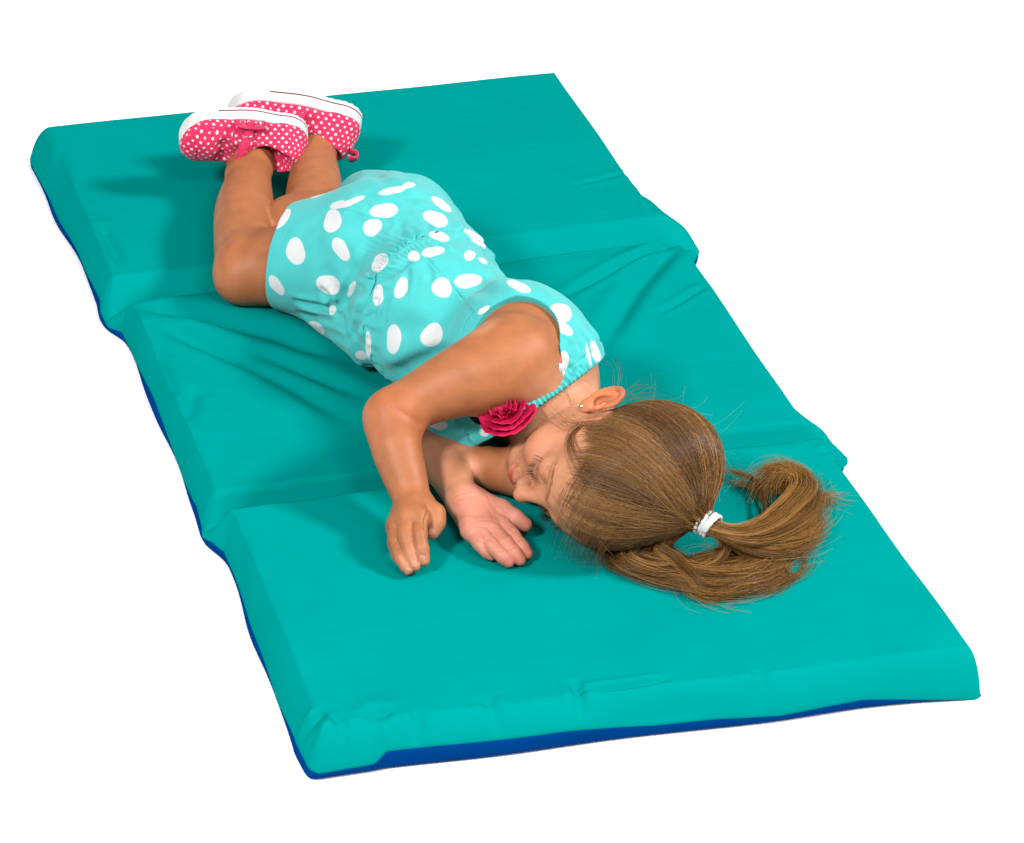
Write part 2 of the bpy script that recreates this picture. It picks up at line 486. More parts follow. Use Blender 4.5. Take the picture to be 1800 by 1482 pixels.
def build_base():
    """the blue underside: sections joined at the folds"""
    m = len(HEM); sm = HEM[:, :2].copy()
    for _ in range(30): sm = (np.roll(sm, 1, 0) + np.roll(sm, -1, 0) + 2 * sm) / 4
    tg = np.roll(sm, -4, 0) - np.roll(sm, 4, 0); nn_ = np.stack([-tg[:, 1], tg[:, 0]], -1)
    nn_ /= np.linalg.norm(nn_, axis=1)[:, None] + 1e-9
    rings = []
    hz_ = HEM[:, 2].copy()
    for _ in range(6): hz_ = (np.roll(hz_, 1) + np.roll(hz_, -1) + 2 * hz_) / 4
    for fz, ins in ((.04, .004), (.15, .0012), (.4, -.0004), (.75, -.0008), (.95, .0002), (1.02, .0022), (1.10, .006)):
        z = .4
        p = sm + nn_ * ins
        y = p[:, 1]
        frt = np.clip(-nn_[:, 1] * 0 + (y < .02), 0, 1) * (1 - min(fz, 1)); p[:, 1] += .005 * frt
        fd = np.exp(-((y - .38) / .022) ** 2) + np.exp(-((y - .806) / .03) ** 2)
        wob = .0018 * np.sin(y * 30 + z * 90) * (np.abs(p[:, 0] - .3) > .25)
        rings.append(np.column_stack([p[:, 0] - np.sign(p[:, 0] - .3) * wob, p[:, 1], np.maximum(hz_ * fz, .0006 + .0008 * fz)]))
    V = np.concatenate(rings); F = []
    k = np.arange(m); kn = (k + 1) % m
    Q = np.concatenate([np.stack([r * m + k, r * m + kn, (r + 1) * m + kn, (r + 1) * m + k], -1) for r in range(len(rings) - 1)])
    V = np.concatenate([V, [[.305, .61, .0006]]]); c = len(V) - 1
    Fl = [tuple(q) for q in Q] + [(int(kn[i]), int(k[i]), c) for i in range(m)]
    b = newmesh('base', V, Fl, M_navy, MATROOT)
    b['label'] = 'royal blue vinyl underside showing along the edges'
build_base()

def zmat(x, y):
    return float(mat_height(np.array([x]), np.array([y]), np.zeros(1))[0])
# ------------------------------------------------------------------ the child: joints (m)
HR = np.array([[-0.29246152, 0.02395739, 0.95597714], [-0.94370436, -0.16880511, -0.28447656], [0.15455851, -0.98535825, 0.07197769]])
HR[0] = unit(HR[0]); HR[1] = unit(HR[1] - HR[0] * (HR[1] @ HR[0])); HR[2] = np.cross(HR[0], HR[1])
HC = at(1076, 821.5, .118); HS = .916
def hl(x, y, z):                              # head space -> world
    return HC + HS * (np.array([x, y, z]) @ HR)
def to_head(P): return (np.asarray(P) - HC) @ HR.T / HS
EAR_LOBE = np.array([.0625, .001, -.031]); EAR_TIP = np.array([.0755, -.031, .001])

def build_head():
    h = Sculpt(.013)
    h.add(EL((0, -.018, .028), (.068, .084, .069)), 0)
    h.add(EL((0, .018, -.016), (.055, .060, .068)), .02)
    h.add(EL((0, .034, .034), (.053, .047, .050)), .02)
    h.add(EL((0, .068, -.076), (.018, .015, .014)), .012)
    for s in (-1, 1):
        h.add(RC((s * .044, .004, -.042), (s * .012, .058, -.074), .015, .013), .016)
        h.add(EL((s * .029, .050, -.036), (.024, .025, .024)), .014)
    h.add(EL((0, .066, -.053), (.024, .0165, .020)), .012)
    for s in (-1, 1):
        h.add(RC((s * .012, .0735, .017), (s * .038, .061, .017), .008, .008), .012)
    for s in (-1, 1):
        h.cut(EL((s * .0285, .0855, -.004), (.0165, .012, .0115)), .012)
        h.add(EL((s * .0295, .0610, -.0045), (.0160, .0150, .0135)), .004)
    h.add(RC((0, .0740, .006), (0, .0885, -.026), .0062, .0070), .010)
    h.add(EL((0, .0925, -.0305), (.0085, .0085, .0075)), .005)
    for s in (-1, 1):
        h.add(EL((s * .0098, .0850, -.0335), (.0062, .0085, .0060)), .004)
        h.cut(EL((s * .0050, .0900, -.0390), (.0026, .0045, .0028)), .002)
    h.add(EL((0, .0830, -.0525), (.0170, .0072, .0050)), .004)
    h.add(EL((.0045, .0840, -.0515), (.006, .0060, .0042)), .003)
    h.add(EL((-.0045, .0840, -.0515), (.006, .0060, .0042)), .003)
    h.add(EL((0, .0820, -.0635), (.0145, .0076, .0056)), .004)
    m = [(-.0195, .0760, -.0575), (-.012, .0855, -.0578), (0, .0910, -.0582), (.012, .0855, -.0578), (.0195, .0760, -.0575)]
    for a, b in zip(m, m[1:]): h.cut(RC(a, b, .0010, .0010), .0016)
    h.cut(RC((0, .0885, -.044), (0, .0880, -.049), .0016, .0012), .003)
    # closed eyes: lash line and fold of the upper lid
    for s in (-1, 1):
        l = spline([(s*.0165,.0755,-.0085),(s*.022,.0772,-.0125),(s*.030,.0770,-.0145),(s*.038,.0718,-.0120),(s*.0445,.0650,-.0075)], 10)
        for a, b in zip(l, l[1:]): h.cut(RC(a, b, .0011, .0011), .0014)
        l = spline([(s*.0175,.0745,.0015),(s*.024,.0755,.0052),(s*.032,.0735,.0060),(s*.040,.0675,.0030)], 8)
        for a, b in zip(l, l[1:]): h.cut(RC(a, b, .0007, .0007), .0022)
    # ears
    for s in (-1, 1):
        lo = EAR_LOBE * (s, 1, 1); ti = EAR_TIP * (s, 1, 1)
        if s < 0: ti = np.array([-.070, -.030, .010])
        eu = unit(ti - lo); en = np.array([s * .80, .58, .0]); en = unit(en - eu * (en @ eu)); ew = np.cross(en, eu) * s
        # ew points backwards
        if ew[1] > 0: ew = -ew
        c = (lo + ti) / 2; Lh = np.linalg.norm(ti - lo) / 2
        Rr = np.array([en, ew, eu])
        h.add(EL(c - en * .001 + ew * .001, (.0042, .0105, Lh * 1.04), Rr), .003)
        h.cut(EL(c + en * .0050 + eu * .001, (.0058, .0080, Lh * .86), Rr), .0018)
        rim = [(.006, -.013, .10), (.85, -.0135, -.001), (1.0, -.004, .0008), (1.02, .006, .0012), (.80, .0135, .0015), (.3, .0165, .0015), (-.2, .0148, .0012), (-.62, .0095, .001)]
        rp = [c + eu * a * Lh + ew * b + en * .0022 for a, b in [(.22, -.0086), (.68, -.0088), (.98, -.0036), (1.05, .0032), (.86, .0080), (.36, .0106), (-.15, .0100), (-.58, .0068)]]
        rp = spline(rp, 18)
        for a, b in zip(rp, rp[1:]): h.add(RC(a, b, .0025, .0025), .0018)
        ah = spline([c + eu * a * Lh + ew * b + en * z for a, b, z in [(.66, .003, -.001), (.30, .0062, .0012), (-.15, .0062, .0016), (-.48, .0022, .0012)]], 9)
        for a, b in zip(ah, ah[1:]): h.add(RC(a, b, .0024, .0024), .0025)
        h.cut(EL(c - eu * .10 * Lh - ew * .0008 + en * .001, (.0055, .0055, .0085), Rr), .002)
        h.add(EL(c - eu * .20 * Lh - ew * .0078 + en * .0026, (.0030, .0030, .0045), Rr), .003)
        h.add(EL(lo + eu * .004 + en * .0010, (.0040, .0078, .0085), Rr), .004)
    return h
HEAD = build_head()
class HeadPrim:
    lo = (HC - .125).astype(f32); hi = (HC + .125).astype(f32)
    def __call__(s, P):
        L = ((P - HC.astype(f32)) @ HR.T.astype(f32) / HS).astype(f32)
        return HEAD(L) * HS

J = dict(
 NB=at(985, 712, .128), CH=at(920, 652, .130), UP=at(958, 692, .128), BE=at(768, 558, .128), WA=at(748, 503, .127), PE=at(692, 452, .128),
 SR=at(912, 628, .180), SL=at(948, 826, .085))
AX = unit(J['CH'] - J['BE']); NF = unit(np.cross([0, 0, 1.0], AX))       # NF horizontal, chest side
if NF[0] > 0: NF = -NF
ZZ = unit(np.cross(AX, NF)); ZZ = ZZ * np.sign(ZZ[2])
AXP = unit(J['WA'] - J['PE']); NFP = unit(np.cross([0, 0, 1.0], AXP)); NFP = NFP * -np.sign(NFP[0]); ZP = np.cross(AXP, NFP); ZP = ZP * np.sign(ZP[2])
TR = np.array([AX, NF, ZZ]); PR = np.array([AXP, NFP, ZP])
def torso(sc, o, k=.02):
    sc.add(EL(J['CH'], (.088 + o, .067 + o, .088 + o), TR), 0)
    sc.add(EL(J['UP'], (.042 + o, .050 + o, .072 + o), TR), k)
    sc.add(EL(J['BE'], (.090 + o, .075 + o, .074 + o), TR), k)
    sc.add(EL(J['WA'], (.070 + o, .071 + o, .073 + o), PR), k)
    sc.add(EL(J['PE'], (.078 + o, .080 + o, .080 + o), PR), k)

def px(*r): return [(at(a, b, c), d) for a, b, c, d in r]
ARM_R = px((903, 632, .174, .0455), (858, 652, .172, .0395), (800, 674, .164, .0325), (735, 704, .150, .0262), (690, 734, .138, .0258))
FOR_R = px((690, 734, .138, .0258), (697, 788, .117, .0238), (715, 848, .097, .0198), (729, 893, .084, .0158))
ARM_L = px((955, 838, .080, .026), (860, 822, .072, .0210), (748, 786, .076, .0225))
FOR_L = px((748, 786, .076, .0225), (783, 822, .075, .0212), (803, 858, .071, .0175), (816, 880, .070, .0155))
LEG_R = px((690, 445, .135, .062), (560, 462, .105, .049), (490, 468, .092, .0420), (440, 473, .085, .0355))
SHIN_R = px((440, 473, .085, .0355), (430, 425, .088, .0325), (430, 372, .091, .0320), (436, 325, .094, .0255), (442, 292, .097, .0215))
LEG_L = px((690, 425, .115, .060), (600, 405, .098, .045), (518, 400, .088, .0365))
SHIN_L = px((525, 402, .084, .0330), (548, 368, .088, .0320), (553, 325, .090, .0295), (554, 282, .093, .0235), (558, 250, .096, .0205))
HAND_R = dict(
 index=px((737, 908, .090, .0086), (737, 939, .0825, .0071), (741, 965, .0735, .0065), (745, 985, .0650, .0055)),
 middle=px((715, 908, .089, .0086), (713, 943, .0800, .0072), (721, 972, .0695, .0064), (729, 995, .0610, .0054)),
 ring=px((700, 916, .081, .0082), (697, 951, .0720, .0067), (706, 982, .0635, .0060), (717, 1003, .0575, .0050)),
 pinky=px((695, 926, .072, .0078), (693, 955, .066, .0060), (699, 976, .060, .0054), (706, 988, .0572, .0047)),
 thumb=px((744, 895, .083, .0125), (764, 903, .085, .0098), (766, 918, .080, .0085), (759, 936, .073, .0070)))
HAND_L = dict(
 index=px((878, 916, .070, .0085), (900, 941, .0685, .0072), (916, 961, .0645, .0065), (926, 973, .0600, .0056)),
 middle=px((862, 928, .069, .0085), (887, 953, .0680, .0073), (904, 973, .0635, .0066), (914, 984, .0590, .0057)),
 ring=px((845, 935, .067, .0083), (866, 961, .0660, .0070), (884, 978, .0620, .0063), (894, 988, .0580, .0055)),
 pinky=px((826, 933, .066, .0080), (844, 957, .0640, .0062), (855, 969, .0605, .0055), (864, 977, .0575, .0048)),
 thumb=px((840, 888, .070, .0150), (879, 897, .076, .0105), (904, 911, .072, .0085), (922, 922, .066, .0072)))

def hand(sc, H, wrist, wr, pin):
    # palm from the metacarpals, then each finger as its own chain
    for f in ('index', 'middle', 'ring', 'pinky'):
        m, r = H[f][0]
        sc.add(RC(wrist, m, wr * .80, r * 1.12), .010)
    sc.add(EL(pin[0], pin[1], pin[2]), .010)
    sc.add(RC(H['thumb'][0][0], H['thumb'][1][0], H['thumb'][0][1], H['thumb'][1][1]), .008)
    g = []
    for f in ('index', 'middle', 'ring', 'pinky', 'thumb'):
        s = Sculpt()
        pts = H[f] if f != 'thumb' else H[f][1:]
        s.limb(pts, .001, 3)
        for p, r in pts[1:-1]: s.add(EL(p, (r * 1.0,) * 3), .003)
        P = np.array([p for p, r in pts]); s.lo = (P.min(0) - .01).astype(f32); s.hi = (P.max(0) + .01).astype(f32)
        g.append(s)
    class Fingers:
        lo = np.min([s.lo for s in g], 0); hi = np.max([s.hi for s in g], 0)
        def __call__(self, P):
            d = g[0](P)
            for s in g[1:]: d = smin(d, s(P), .0009)
            return d
    sc.add(Fingers(), .0035)

BODY = Sculpt(.020)
torso(BODY, -.004)
BODY.limb(ARM_R, .012); BODY.limb(FOR_R, .012)
BODY.add(RC(at(922, 652, .150), at(850, 672, .155), .0355, .033), .012)
BODY.add(RC(J['SR'] - np.array([0, 0, .01]), J['NB'], .032, .030), .02)
BODY.chain([(J['NB'], .031), (hl(0, -.018, -.050), .029)], .012)
BODY.chain([(J['UP'], .045), (at(958, 805, .095), .026)], .015)
BODY.limb(ARM_L, .012); BODY.limb(FOR_L, .010)
BODY.limb(LEG_R, .02); BODY.limb(SHIN_R, .012)
BODY.limb(LEG_L, .004)
BODY.limb(SHIN_L, .005)
# ankle bones, heels inside the shoes, kneecaps
BODY.add(EL(at(416, 302, .103), (.009, .009, .009)), .014)
BODY.add(EL(at(583, 255, .10), (.009, .009, .009)), .012)
BODY.add(EL(at(418, 490, .083), (.022, .022, .024)), .015)
BODY.add(RC(at(442, 292, .097), at(400, 250, .10), .021, .018), .01)     # instep
BODY.add(RC(at(442, 290, .097), at(470, 262, .10), .020, .018), .01)
BODY.add(RC(at(558, 250, .096), at(520, 215, .10), .020, .017), .01)
BODY.add(RC(at(558, 250, .096), at(590, 225, .10), .019, .017), .01)
hand(BODY, HAND_R, FOR_R[-1][0], .0158, (at(722, 905, .083), (.012, .017, .016), np.eye(3)))
hand(BODY, HAND_L, FOR_L[-1][0], .0155, (at(850, 905, .065), (.024, .022, .010), np.eye(3)))
BODY.add(HeadPrim(), .005)

def hit(f, px_, py_, z0=.34):
    """where the ray of a pixel first meets a distance field"""
    a = at(px_, py_, z0); d = unit(at(px_, py_, .02) - a); t = 0.
    for _ in range(200):
        v = float(f((a + d * t)[None].astype(f32))[0])
        if v < .0002: break
        t += max(min(v, .02) * .8, .0002)
        if t > 1.2: return None
    return a + d * t
def hits(f, pts):
    r = [hit(f, *p) for p in pts]
    return [q for q in r if q is not None]

# creases of the skin: palm lines, wrist, finger joints, elbow and knee folds
SKIN_LINES = [
 ([(856,870),(862,888),(874,900),(890,908)], .0012, .0012), ([(826,920),(845,914),(866,915),(884,925)], .0007, .0010),
 ([(836,925),(856,928),(872,938)], .0006, .0010), ([(850,885),(862,900),(868,916)], .0006, .0009),
 ([(800,880),(815,876),(835,872)], .0008, .0012), ([(798,873),(812,868),(828,864)], .0005, .0010),
 ([(690,718),(712,728),(738,747)], .0030, .0022), ([(478,432),(470,440),(455,442)], .0015, .003),
 ([(752,893),(750,905),(746,918),(746,930)], .0020, .0012),
 ([(836,950),(844,951),(850,954)], .0007, .0010), ([(856,948),(866,953),(876,950)], .0005, .0010), ([(880,944),(890,944),(897,938)], .0006, .0010),
 ([(848,963),(856,964)], .0005, .0009), ([(872,971),(886,969)], .0005, .0009), ([(893,966),(906,962)], .0005, .0009), ([(907,953),(918,948)], .0005, .0009),
]
_lines = []
for pts, dep, w in SKIN_LINES:
    hp = hits(BODY, pts)
    if len(hp) > 1: _lines.append((np.array(hp), dep, w))
def skin_lines(P, d):
    for hp, dep, w in _lines:
        lo = hp.min(0) - 3 * w; hi = hp.max(0) + 3 * w
        i = np.nonzero(((P > lo) & (P < hi)).all(1))[0]
        if len(i):
            q, t = poly_dist(P[i], hp); d[i] += (dep * np.exp(-(q / w) ** 2)).astype(f32)
    return d
BODY.mod(skin_lines)
NAILS = []
for x, y, tx, ty, r in ((741, 982, 745, 992, .0036), (728, 992, 730, 1001, .0036), (717, 1002, 721, 1010, .0032), (758, 936, 757, 944, .0040)):
    a = hit(BODY, x, y); b = hit(BODY, tx, ty)
    if a is not None: NAILS.append((a, r))
def nail_ops(P, d):
    for a, r in NAILS:
        i = np.nonzero((np.abs(P - a) < .01).all(1))[0]
        if len(i):
            q = np.sqrt(((P[i] - a) ** 2).sum(1)); d[i] += (.0005 * np.exp(-((q - r) / .0006) ** 2) - .0002 * (q < r)).astype(f32)
    return d
BODY.mod(nail_ops)

def skin_colour(V, N):
    arm = np.array([.285, .100, .038]); face = np.array([.41, .182, .095]); palm = np.array([.45, .175, .118])
    C = np.tile(arm, (len(V), 1))
    def blend(c, w): C[:] = C * (1 - w[:, None]) + np.asarray(c) * w[:, None]
    L = to_head(V)
    sm = lambda x, a, b: np.clip((x - a) / (b - a), 0, 1) ** 2 * (3 - 2 * np.clip((x - a) / (b - a), 0, 1))
    hd = np.sqrt((L ** 2).sum(1))
    blend(face, 1 - sm(hd, .105, .135))
    g = lambda c, r: np.exp(-(((L - c) / r) ** 2).sum(1))
    blend((.47, .15, .085), .55 * g((.036, .055, -.034), (.022, .03, .02)))       # cheek
    blend((.47, .145, .08), .45 * g((0, .095, -.03), (.010, .012, .010)))          # nose tip
    eye = np.exp(-(((L - (.030, .074, -.004)) / (.016, .02, .011)) ** 2).sum(1)); blend((.38, .15, .09), .5 * eye)
    C *= .98
    # scalp beneath the hair
    hy = [-.20, -.06, -.03, -.012, .006, .014, .022, .034, .048, .060, .072, .085]
    hz = [-.045, -.048, -.045, -.020, .004, -.026, -.006, .016, .026, .032, .037, .038]
    hd_ = L[:, 2] - np.interp(L[:, 1], hy, hz)
    blend((.13, .062, .024), sm(hd_, .008, .040) * (hd < .14) * .9 * sm(np.hypot(L[:, 1] + .012, L[:, 2] + .010) , .010, .020))
    # ear
    ear = g(np.array([.073, -.017, -.014]), (.012, .026, .028)); blend((.50, .150, .062), np.clip(ear * 1.5, 0, 1) * .8)
    # lips
    lip = (np.abs(L[:, 0]) < .020) & (L[:, 1] > .070)
    q = np.exp(-((L[:, 0] / .0165) ** 4) - (np.abs(L[:, 2] + .0578) / .0078) ** 4) * sm(L[:, 1], .072, .078)
    blend((.37, .062, .052), q * .9)
    # pink inner arm and palm of the lower arm
    def near(pts, r0, r1):
        D, _ = poly_dist(V.astype(f32), [p for p, r in pts]); return 1 - sm(D, r0, r1)
    blend((.40, .172, .095), near(FOR_L, .024, .034) * .9)
    wl = np.zeros(len(V))
    for f in HAND_L: wl = np.maximum(wl, near(HAND_L[f], .012, .016))
    wl = np.maximum(wl, 1 - sm(np.linalg.norm(V - at(850, 905, .065), axis=1), .028, .036))
    blend(palm, wl)
    for f in HAND_L: blend((.45, .13, .085), .6 * (1 - sm(np.linalg.norm(V - HAND_L[f][-1][0], axis=1), .006, .014)))
    for f in HAND_R: blend((.41, .16, .085), .55 * (1 - sm(np.linalg.norm(V - HAND_R[f][-1][0], axis=1), .008, .022)))
    for p in (ARM_R[-1][0], SHIN_R[0][0], SHIN_L[0][0]):
        blend((.34, .095, .038), .45 * (1 - sm(np.linalg.norm(V - p, axis=1), .02, .05)))
    blend((.43, .19, .095), .5 * (1 - sm(np.linalg.norm(V - hit(BODY, 845, 575), axis=1), .008, .022)))   # pale skin at the armpit
    for a, r in NAILS: blend((.44, .23, .17), .5 * (1 - sm(np.linalg.norm(V - a, axis=1), r * .8, r)))
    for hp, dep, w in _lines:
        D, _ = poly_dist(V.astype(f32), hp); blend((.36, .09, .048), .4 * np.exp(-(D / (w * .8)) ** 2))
    return C

def build_body():
    def reg_head(P): return .112 - np.linalg.norm(to_head(P) * (1, 1, 1.02), axis=1)
    def reg_hand(P):
        d = np.full(len(P), 9.)
        for H, F in ((HAND_R, FOR_R), (HAND_L, FOR_L)):
            c = (F[-1][0] + H['middle'][-1][0]) / 2; r = np.linalg.norm(F[-1][0] - H['middle'][-1][0]) / 2 + .006
            d = np.minimum(d, np.linalg.norm(P - c, axis=1) - r)
        return -d
    h1, h2, h3 = .0020, .0009, .00072
    rp = np.array([p for f in HAND_R for p, r in HAND_R[f]] + [FOR_R[-1][0]] + [p for f in HAND_L for p, r in HAND_L[f]] + [FOR_L[-1][0]])
    hb = HC - .114, HC + .114
    gb = rp.min(0) - .03, rp.max(0) + .03
    V1, Q1 = polygonise(BODY, (.06, .13, .035), (.50, 1.12, .28), h1, lambda P: np.minimum(h1 * .8 - reg_head(P), h1 * .8 - reg_hand(P)))
    V2, Q2 = polygonise(BODY, hb[0], hb[1], h2, lambda P: np.minimum(reg_head(P) + h2, h2 - reg_hand(P)))
    V3, Q3 = polygonise(BODY, gb[0], gb[1], h3, lambda P: reg_hand(P) + h3)
    V1 = relax(V1, Q1, 3, .5); V2 = relax(V2, Q2, 1, .4); V3 = relax(V3, Q3, 1, .4)
    return np.concatenate([V1, V2, V3]), np.concatenate([Q1, Q2 + len(V1), Q3 + len(V1) + len(V2)])
BV, BQ = build_body()
person = newmesh('person', BV, BQ, M_skin)
attr_c(person, 'Col', skin_colour(BV, None))
person['label'] = 'sleeping child in aqua dotted romper and pink shoes lying on the teal mat'
person['category'] = 'person'
# ------------------------------------------------------------------ romper
class HollowTube:
    def __init__(s, a, b, ra, rb, th=.0040, tilt=(0, 0, 0), ext=.03):
        a = np.asarray(a, float); b = np.asarray(b, float); L = np.linalg.norm(b - a); dr = (b - a) / L; k = (rb - ra) / L
        s.o = RC(a, b + dr * ext, ra, rb + k * ext * .3); s.b = b.astype(f32)
        s.n = unit(dr + np.asarray(tilt)).astype(f32)
        s.i = RC(b - dr * .04, b + dr * (ext + .02), rb - k * .04 - th, rb + k * ext * .3 - th)
        s.lo, s.hi = s.o.lo, s.o.hi
    def __call__(s, P):
        return smax(np.maximum(s.o(P), -s.i(P)), (P - s.b) @ s.n, .002)

TUBE_R = HollowTube(at(655, 452, .125), at(504, 455, .100), .079, .0520, tilt=(0, 0, .25))
TUBE_L = HollowTube(at(705, 405, .125), at(648, 362, .100), .062, .0360, tilt=(.25, -.1, .0))
CL = Sculpt(.022)
torso(CL, .0035)
CL.add(RC(at(872, 728, .108), at(792, 760, .088), .040, .030), .02)
CL.add(RC(at(988, 670, .147), at(908, 732, .125), .035, .035), .02)
CL.add(TUBE_R, .015)
CL.add(TUBE_L, .012)
CL.add(EL(at(592, 570, .066), (.036, .020, .012), frame(at(640, 600, .06) - at(520, 545, .06))), .008)
CL.add(RC(at(655, 590, .085), at(590, 560, .075), .032, .020), .012)

CL.add(RC(at(640, 578, .072), at(506, 538, .060), .022, .0035), .008)
CL.add(RC(at(700, 352, .155), at(641, 309, .140), .018, .0030), .010)
def fit_plane(pts, toward):
    P = np.array(pts); c = P.mean(0)
    n = np.linalg.svd(P - c)[2][2]
    return c, n * np.sign(n @ toward)
WB = hits(CL, [(640, 600), (642, 550), (660, 490), (700, 440), (740, 410), (790, 403), (830, 416)])
wc, wn = fit_plane(WB, AX)
NK = hits(CL, [(1030, 655), (999, 682), (946, 722)])
nc_, nn_ = fit_plane(NK + [at(868, 772, .105), at(800, 802, .080)], AX)
nc_ = np.array([.2866, .3285, .1396]); nn_ = unit((.469, -.518, -.715))
wu = unit(ZP - wn * (ZP @ wn)); wv = np.cross(wn, wu)
nu = unit(ZZ - nn_ * (ZZ @ nn_)); nv = np.cross(nn_, nu)
ncen = at(985, 712, .128)
def openings(P, d):
    nd = (P - nc_.astype(f32)) @ nn_.astype(f32)
    return np.where(P[:, 1] < .52, smax(d, nd - .001, .002), d)
ARMCUT = EL(at(888, 616, .185), (.0470, .0560, .085), TR)

FOLDS = [
 ([(512, 529), (548, 535), (583, 541), (600, 528)], .0050, .004), ([(600, 528), (612, 505), (628, 480)], .0035, .006), ([(560, 505), (580, 525), (586, 538)], .0030, .005),
 ([(650, 300), (690, 330), (735, 372)], .0020, .008), ([(620, 345), (665, 350), (705, 362)], .0022, .006), ([(560, 420), (600, 425), (640, 450)], -.0022, .012),
 ([(700, 560), (720, 580), (760, 575)], .0012, .010), ([(800, 470), (835, 500), (870, 515)], .0014, .010), ([(850, 470), (880, 500), (930, 515)], -.0014, .010),
 ([(648, 640), (668, 660), (672, 690)], .0025, .006), ([(716, 470), (716, 492), (706, 520)], .0016, .004), ([(745, 455), (755, 478), (756, 500)], .0014, .004),
 ([(684, 520), (676, 545), (672, 575)], .0014, .004),
   # pixel polyline, depth (+ in), width
 ([(700, 470), (655, 505), (630, 560), (622, 600)], .0035, .006), ([(725, 450), (690, 480), (640, 500)], .0025, .006),
 ([(680, 470), (640, 470), (612, 482)], .0020, .006), ([(660, 500), (620, 515), (598, 540)], .0035, .006),
 ([(560, 470), (580, 490), (590, 515)], .0020, .009), ([(640, 360), (660, 378), (690, 385)], .0012, .004),
 ([(700, 330), (720, 345), (760, 350)], .0015, .006), ([(735, 360), (750, 385), (756, 402)], .0012, .004),
 ([(700, 390), (706, 410), (712, 425)], .0015, .004), ([(690, 400), (696, 418), (704, 432)], .0012, .004),
 ([(765, 425), (775, 433), (790, 446)], .0016, .003), ([(655, 560), (660, 540), (662, 522)], .0015, .004),
 ([(672, 640), (740, 612), (820, 590)], -.0030, .014), ([(690, 660), (740, 635), (800, 612)], .0040, .010),
 ([(986, 590), (1000, 610), (1012, 640)], .0022, .005), ([(1003, 600), (1020, 622), (1030, 640)], .0015, .004),
 ([(1000, 640), (985, 672), (960, 690)], .0025, .004), ([(1020, 640), (1006, 668)], .0018, .004), ([(975, 668), (930, 700), (880, 712)], .0025, .005),
 ([(800, 730), (830, 742), (850, 760)], .004, .008), ([(520, 548), (560, 560), (610, 570)], .0022, .005), ([(540, 575), (580, 585), (620, 600)], .0020, .005),
 ([(583, 540), (600, 560), (610, 590)], .0025, .005),
]
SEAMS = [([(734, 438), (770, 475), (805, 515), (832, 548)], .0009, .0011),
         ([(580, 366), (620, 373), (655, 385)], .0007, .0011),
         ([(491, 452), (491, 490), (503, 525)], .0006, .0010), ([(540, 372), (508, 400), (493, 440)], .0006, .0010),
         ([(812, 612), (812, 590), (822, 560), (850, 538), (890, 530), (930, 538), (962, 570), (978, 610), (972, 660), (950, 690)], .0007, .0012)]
_fold = []
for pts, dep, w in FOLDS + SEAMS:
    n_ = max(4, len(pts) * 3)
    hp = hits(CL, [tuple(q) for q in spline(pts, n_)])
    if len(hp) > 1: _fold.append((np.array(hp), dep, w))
def cloth_detail(P, d):
    d = d.copy()
    for hp, dep, w in _fold:
        lo = hp.min(0) - 3 * w; hi = hp.max(0) + 3 * w
        if (P.max(0) < lo).any() or (P.min(0) > hi).any(): continue
        i = np.nonzero(((P > lo) & (P < hi)).all(1))[0]
        if len(i):
            q, t = poly_dist(P[i], hp)
            tap = np.clip(np.minimum(t, 1 - t) * 6, 0, 1) if w > .002 else 1
            d[i] += (1.5 * dep * tap * (np.exp(-(q / w) ** 2) - .35 * np.exp(-((q - 1.8 * w) / w) ** 2))).astype(f32)
    # shirred waistband: dark stitched line, ribbed band above, gathers running out into the shorts
    w_ = (P - wc.astype(f32)) @ wn.astype(f32)
    i = np.nonzero((w_ > -.06) & (w_ < .03))[0]
    if len(i):
        R_ = P[i] - wc; th = np.arctan2(R_ @ wv, R_ @ wu); s = w_[i]
        near = np.exp(-((th + .3) / 9) ** 2)
        dd = .0022 * np.exp(-(s / .0022) ** 2)
        dd += .0007 * np.sin(th * 56 + 3 * np.sin(th * 5)) * np.clip(np.minimum(s - .001, .0125 - s) / .002, 0, 1)
        dd += .0005 * np.sin(s * 1600) * np.clip(np.minimum(s, .012 - s) / .002, 0, 1)
        dd -= .0012 * np.exp(-((s - .006) / .006) ** 2)
        env = np.exp(-np.maximum(-s, 0) / .018) * (s < 0)
        dd += (.0026 * np.sin(th * 27 + 1.2 * np.sin(th * 4 + 1)) + .0009 * np.sin(th * 43 + 2)) * env * np.clip(-s / .003, 0, 1)
        e2 = np.exp(-np.maximum(s - .012, 0) / .014) * (s > .012)
        dd += .0012 * np.sin(th * 31 + 1.2 * np.sin(th * 3)) * e2
        d[i] += dd.astype(f32)
    # gathered neckline
    nd = (P - nc_.astype(f32)) @ nn_.astype(f32)
    i = np.nonzero((nd > -.035) & (nd < .006) & (P[:, 1] < .5))[0]
    if len(i):
        R_ = P[i] - ncen; th = np.arctan2(R_ @ nv, R_ @ nu); s = -nd[i]
        dd = .0017 * np.sin(th * 56 + 2 * np.sin(th * 6)) * np.exp(-(s / .013) ** 2)
        dd += .0016 * np.exp(-((s - .0125) / .0012) ** 2)
        dd += .0024 * np.sin(th * 24 + 1) * np.exp(-((s - .02) / .010) ** 2)
        d[i] += dd.astype(f32)
    # faint unevenness of worn cotton
    d += (.0006 * np.sin(P[:, 0] * 95 + 3 * np.sin(P[:, 1] * 60)) * np.sin(P[:, 1] * 80 + 2 * np.sin(P[:, 2] * 70))).astype(f32)
    return d
CL.mod(cloth_detail)
CL.mod(openings)
CL.cut(ARMCUT, .0015)
CL.cut(RC(at(922, 652, .150), at(850, 672, .155), .0375, .0350), .004)
CL.cut(Limb(spline([(*p, r + .0030) for p, r in ARM_R[:3]], 11)), .0015)

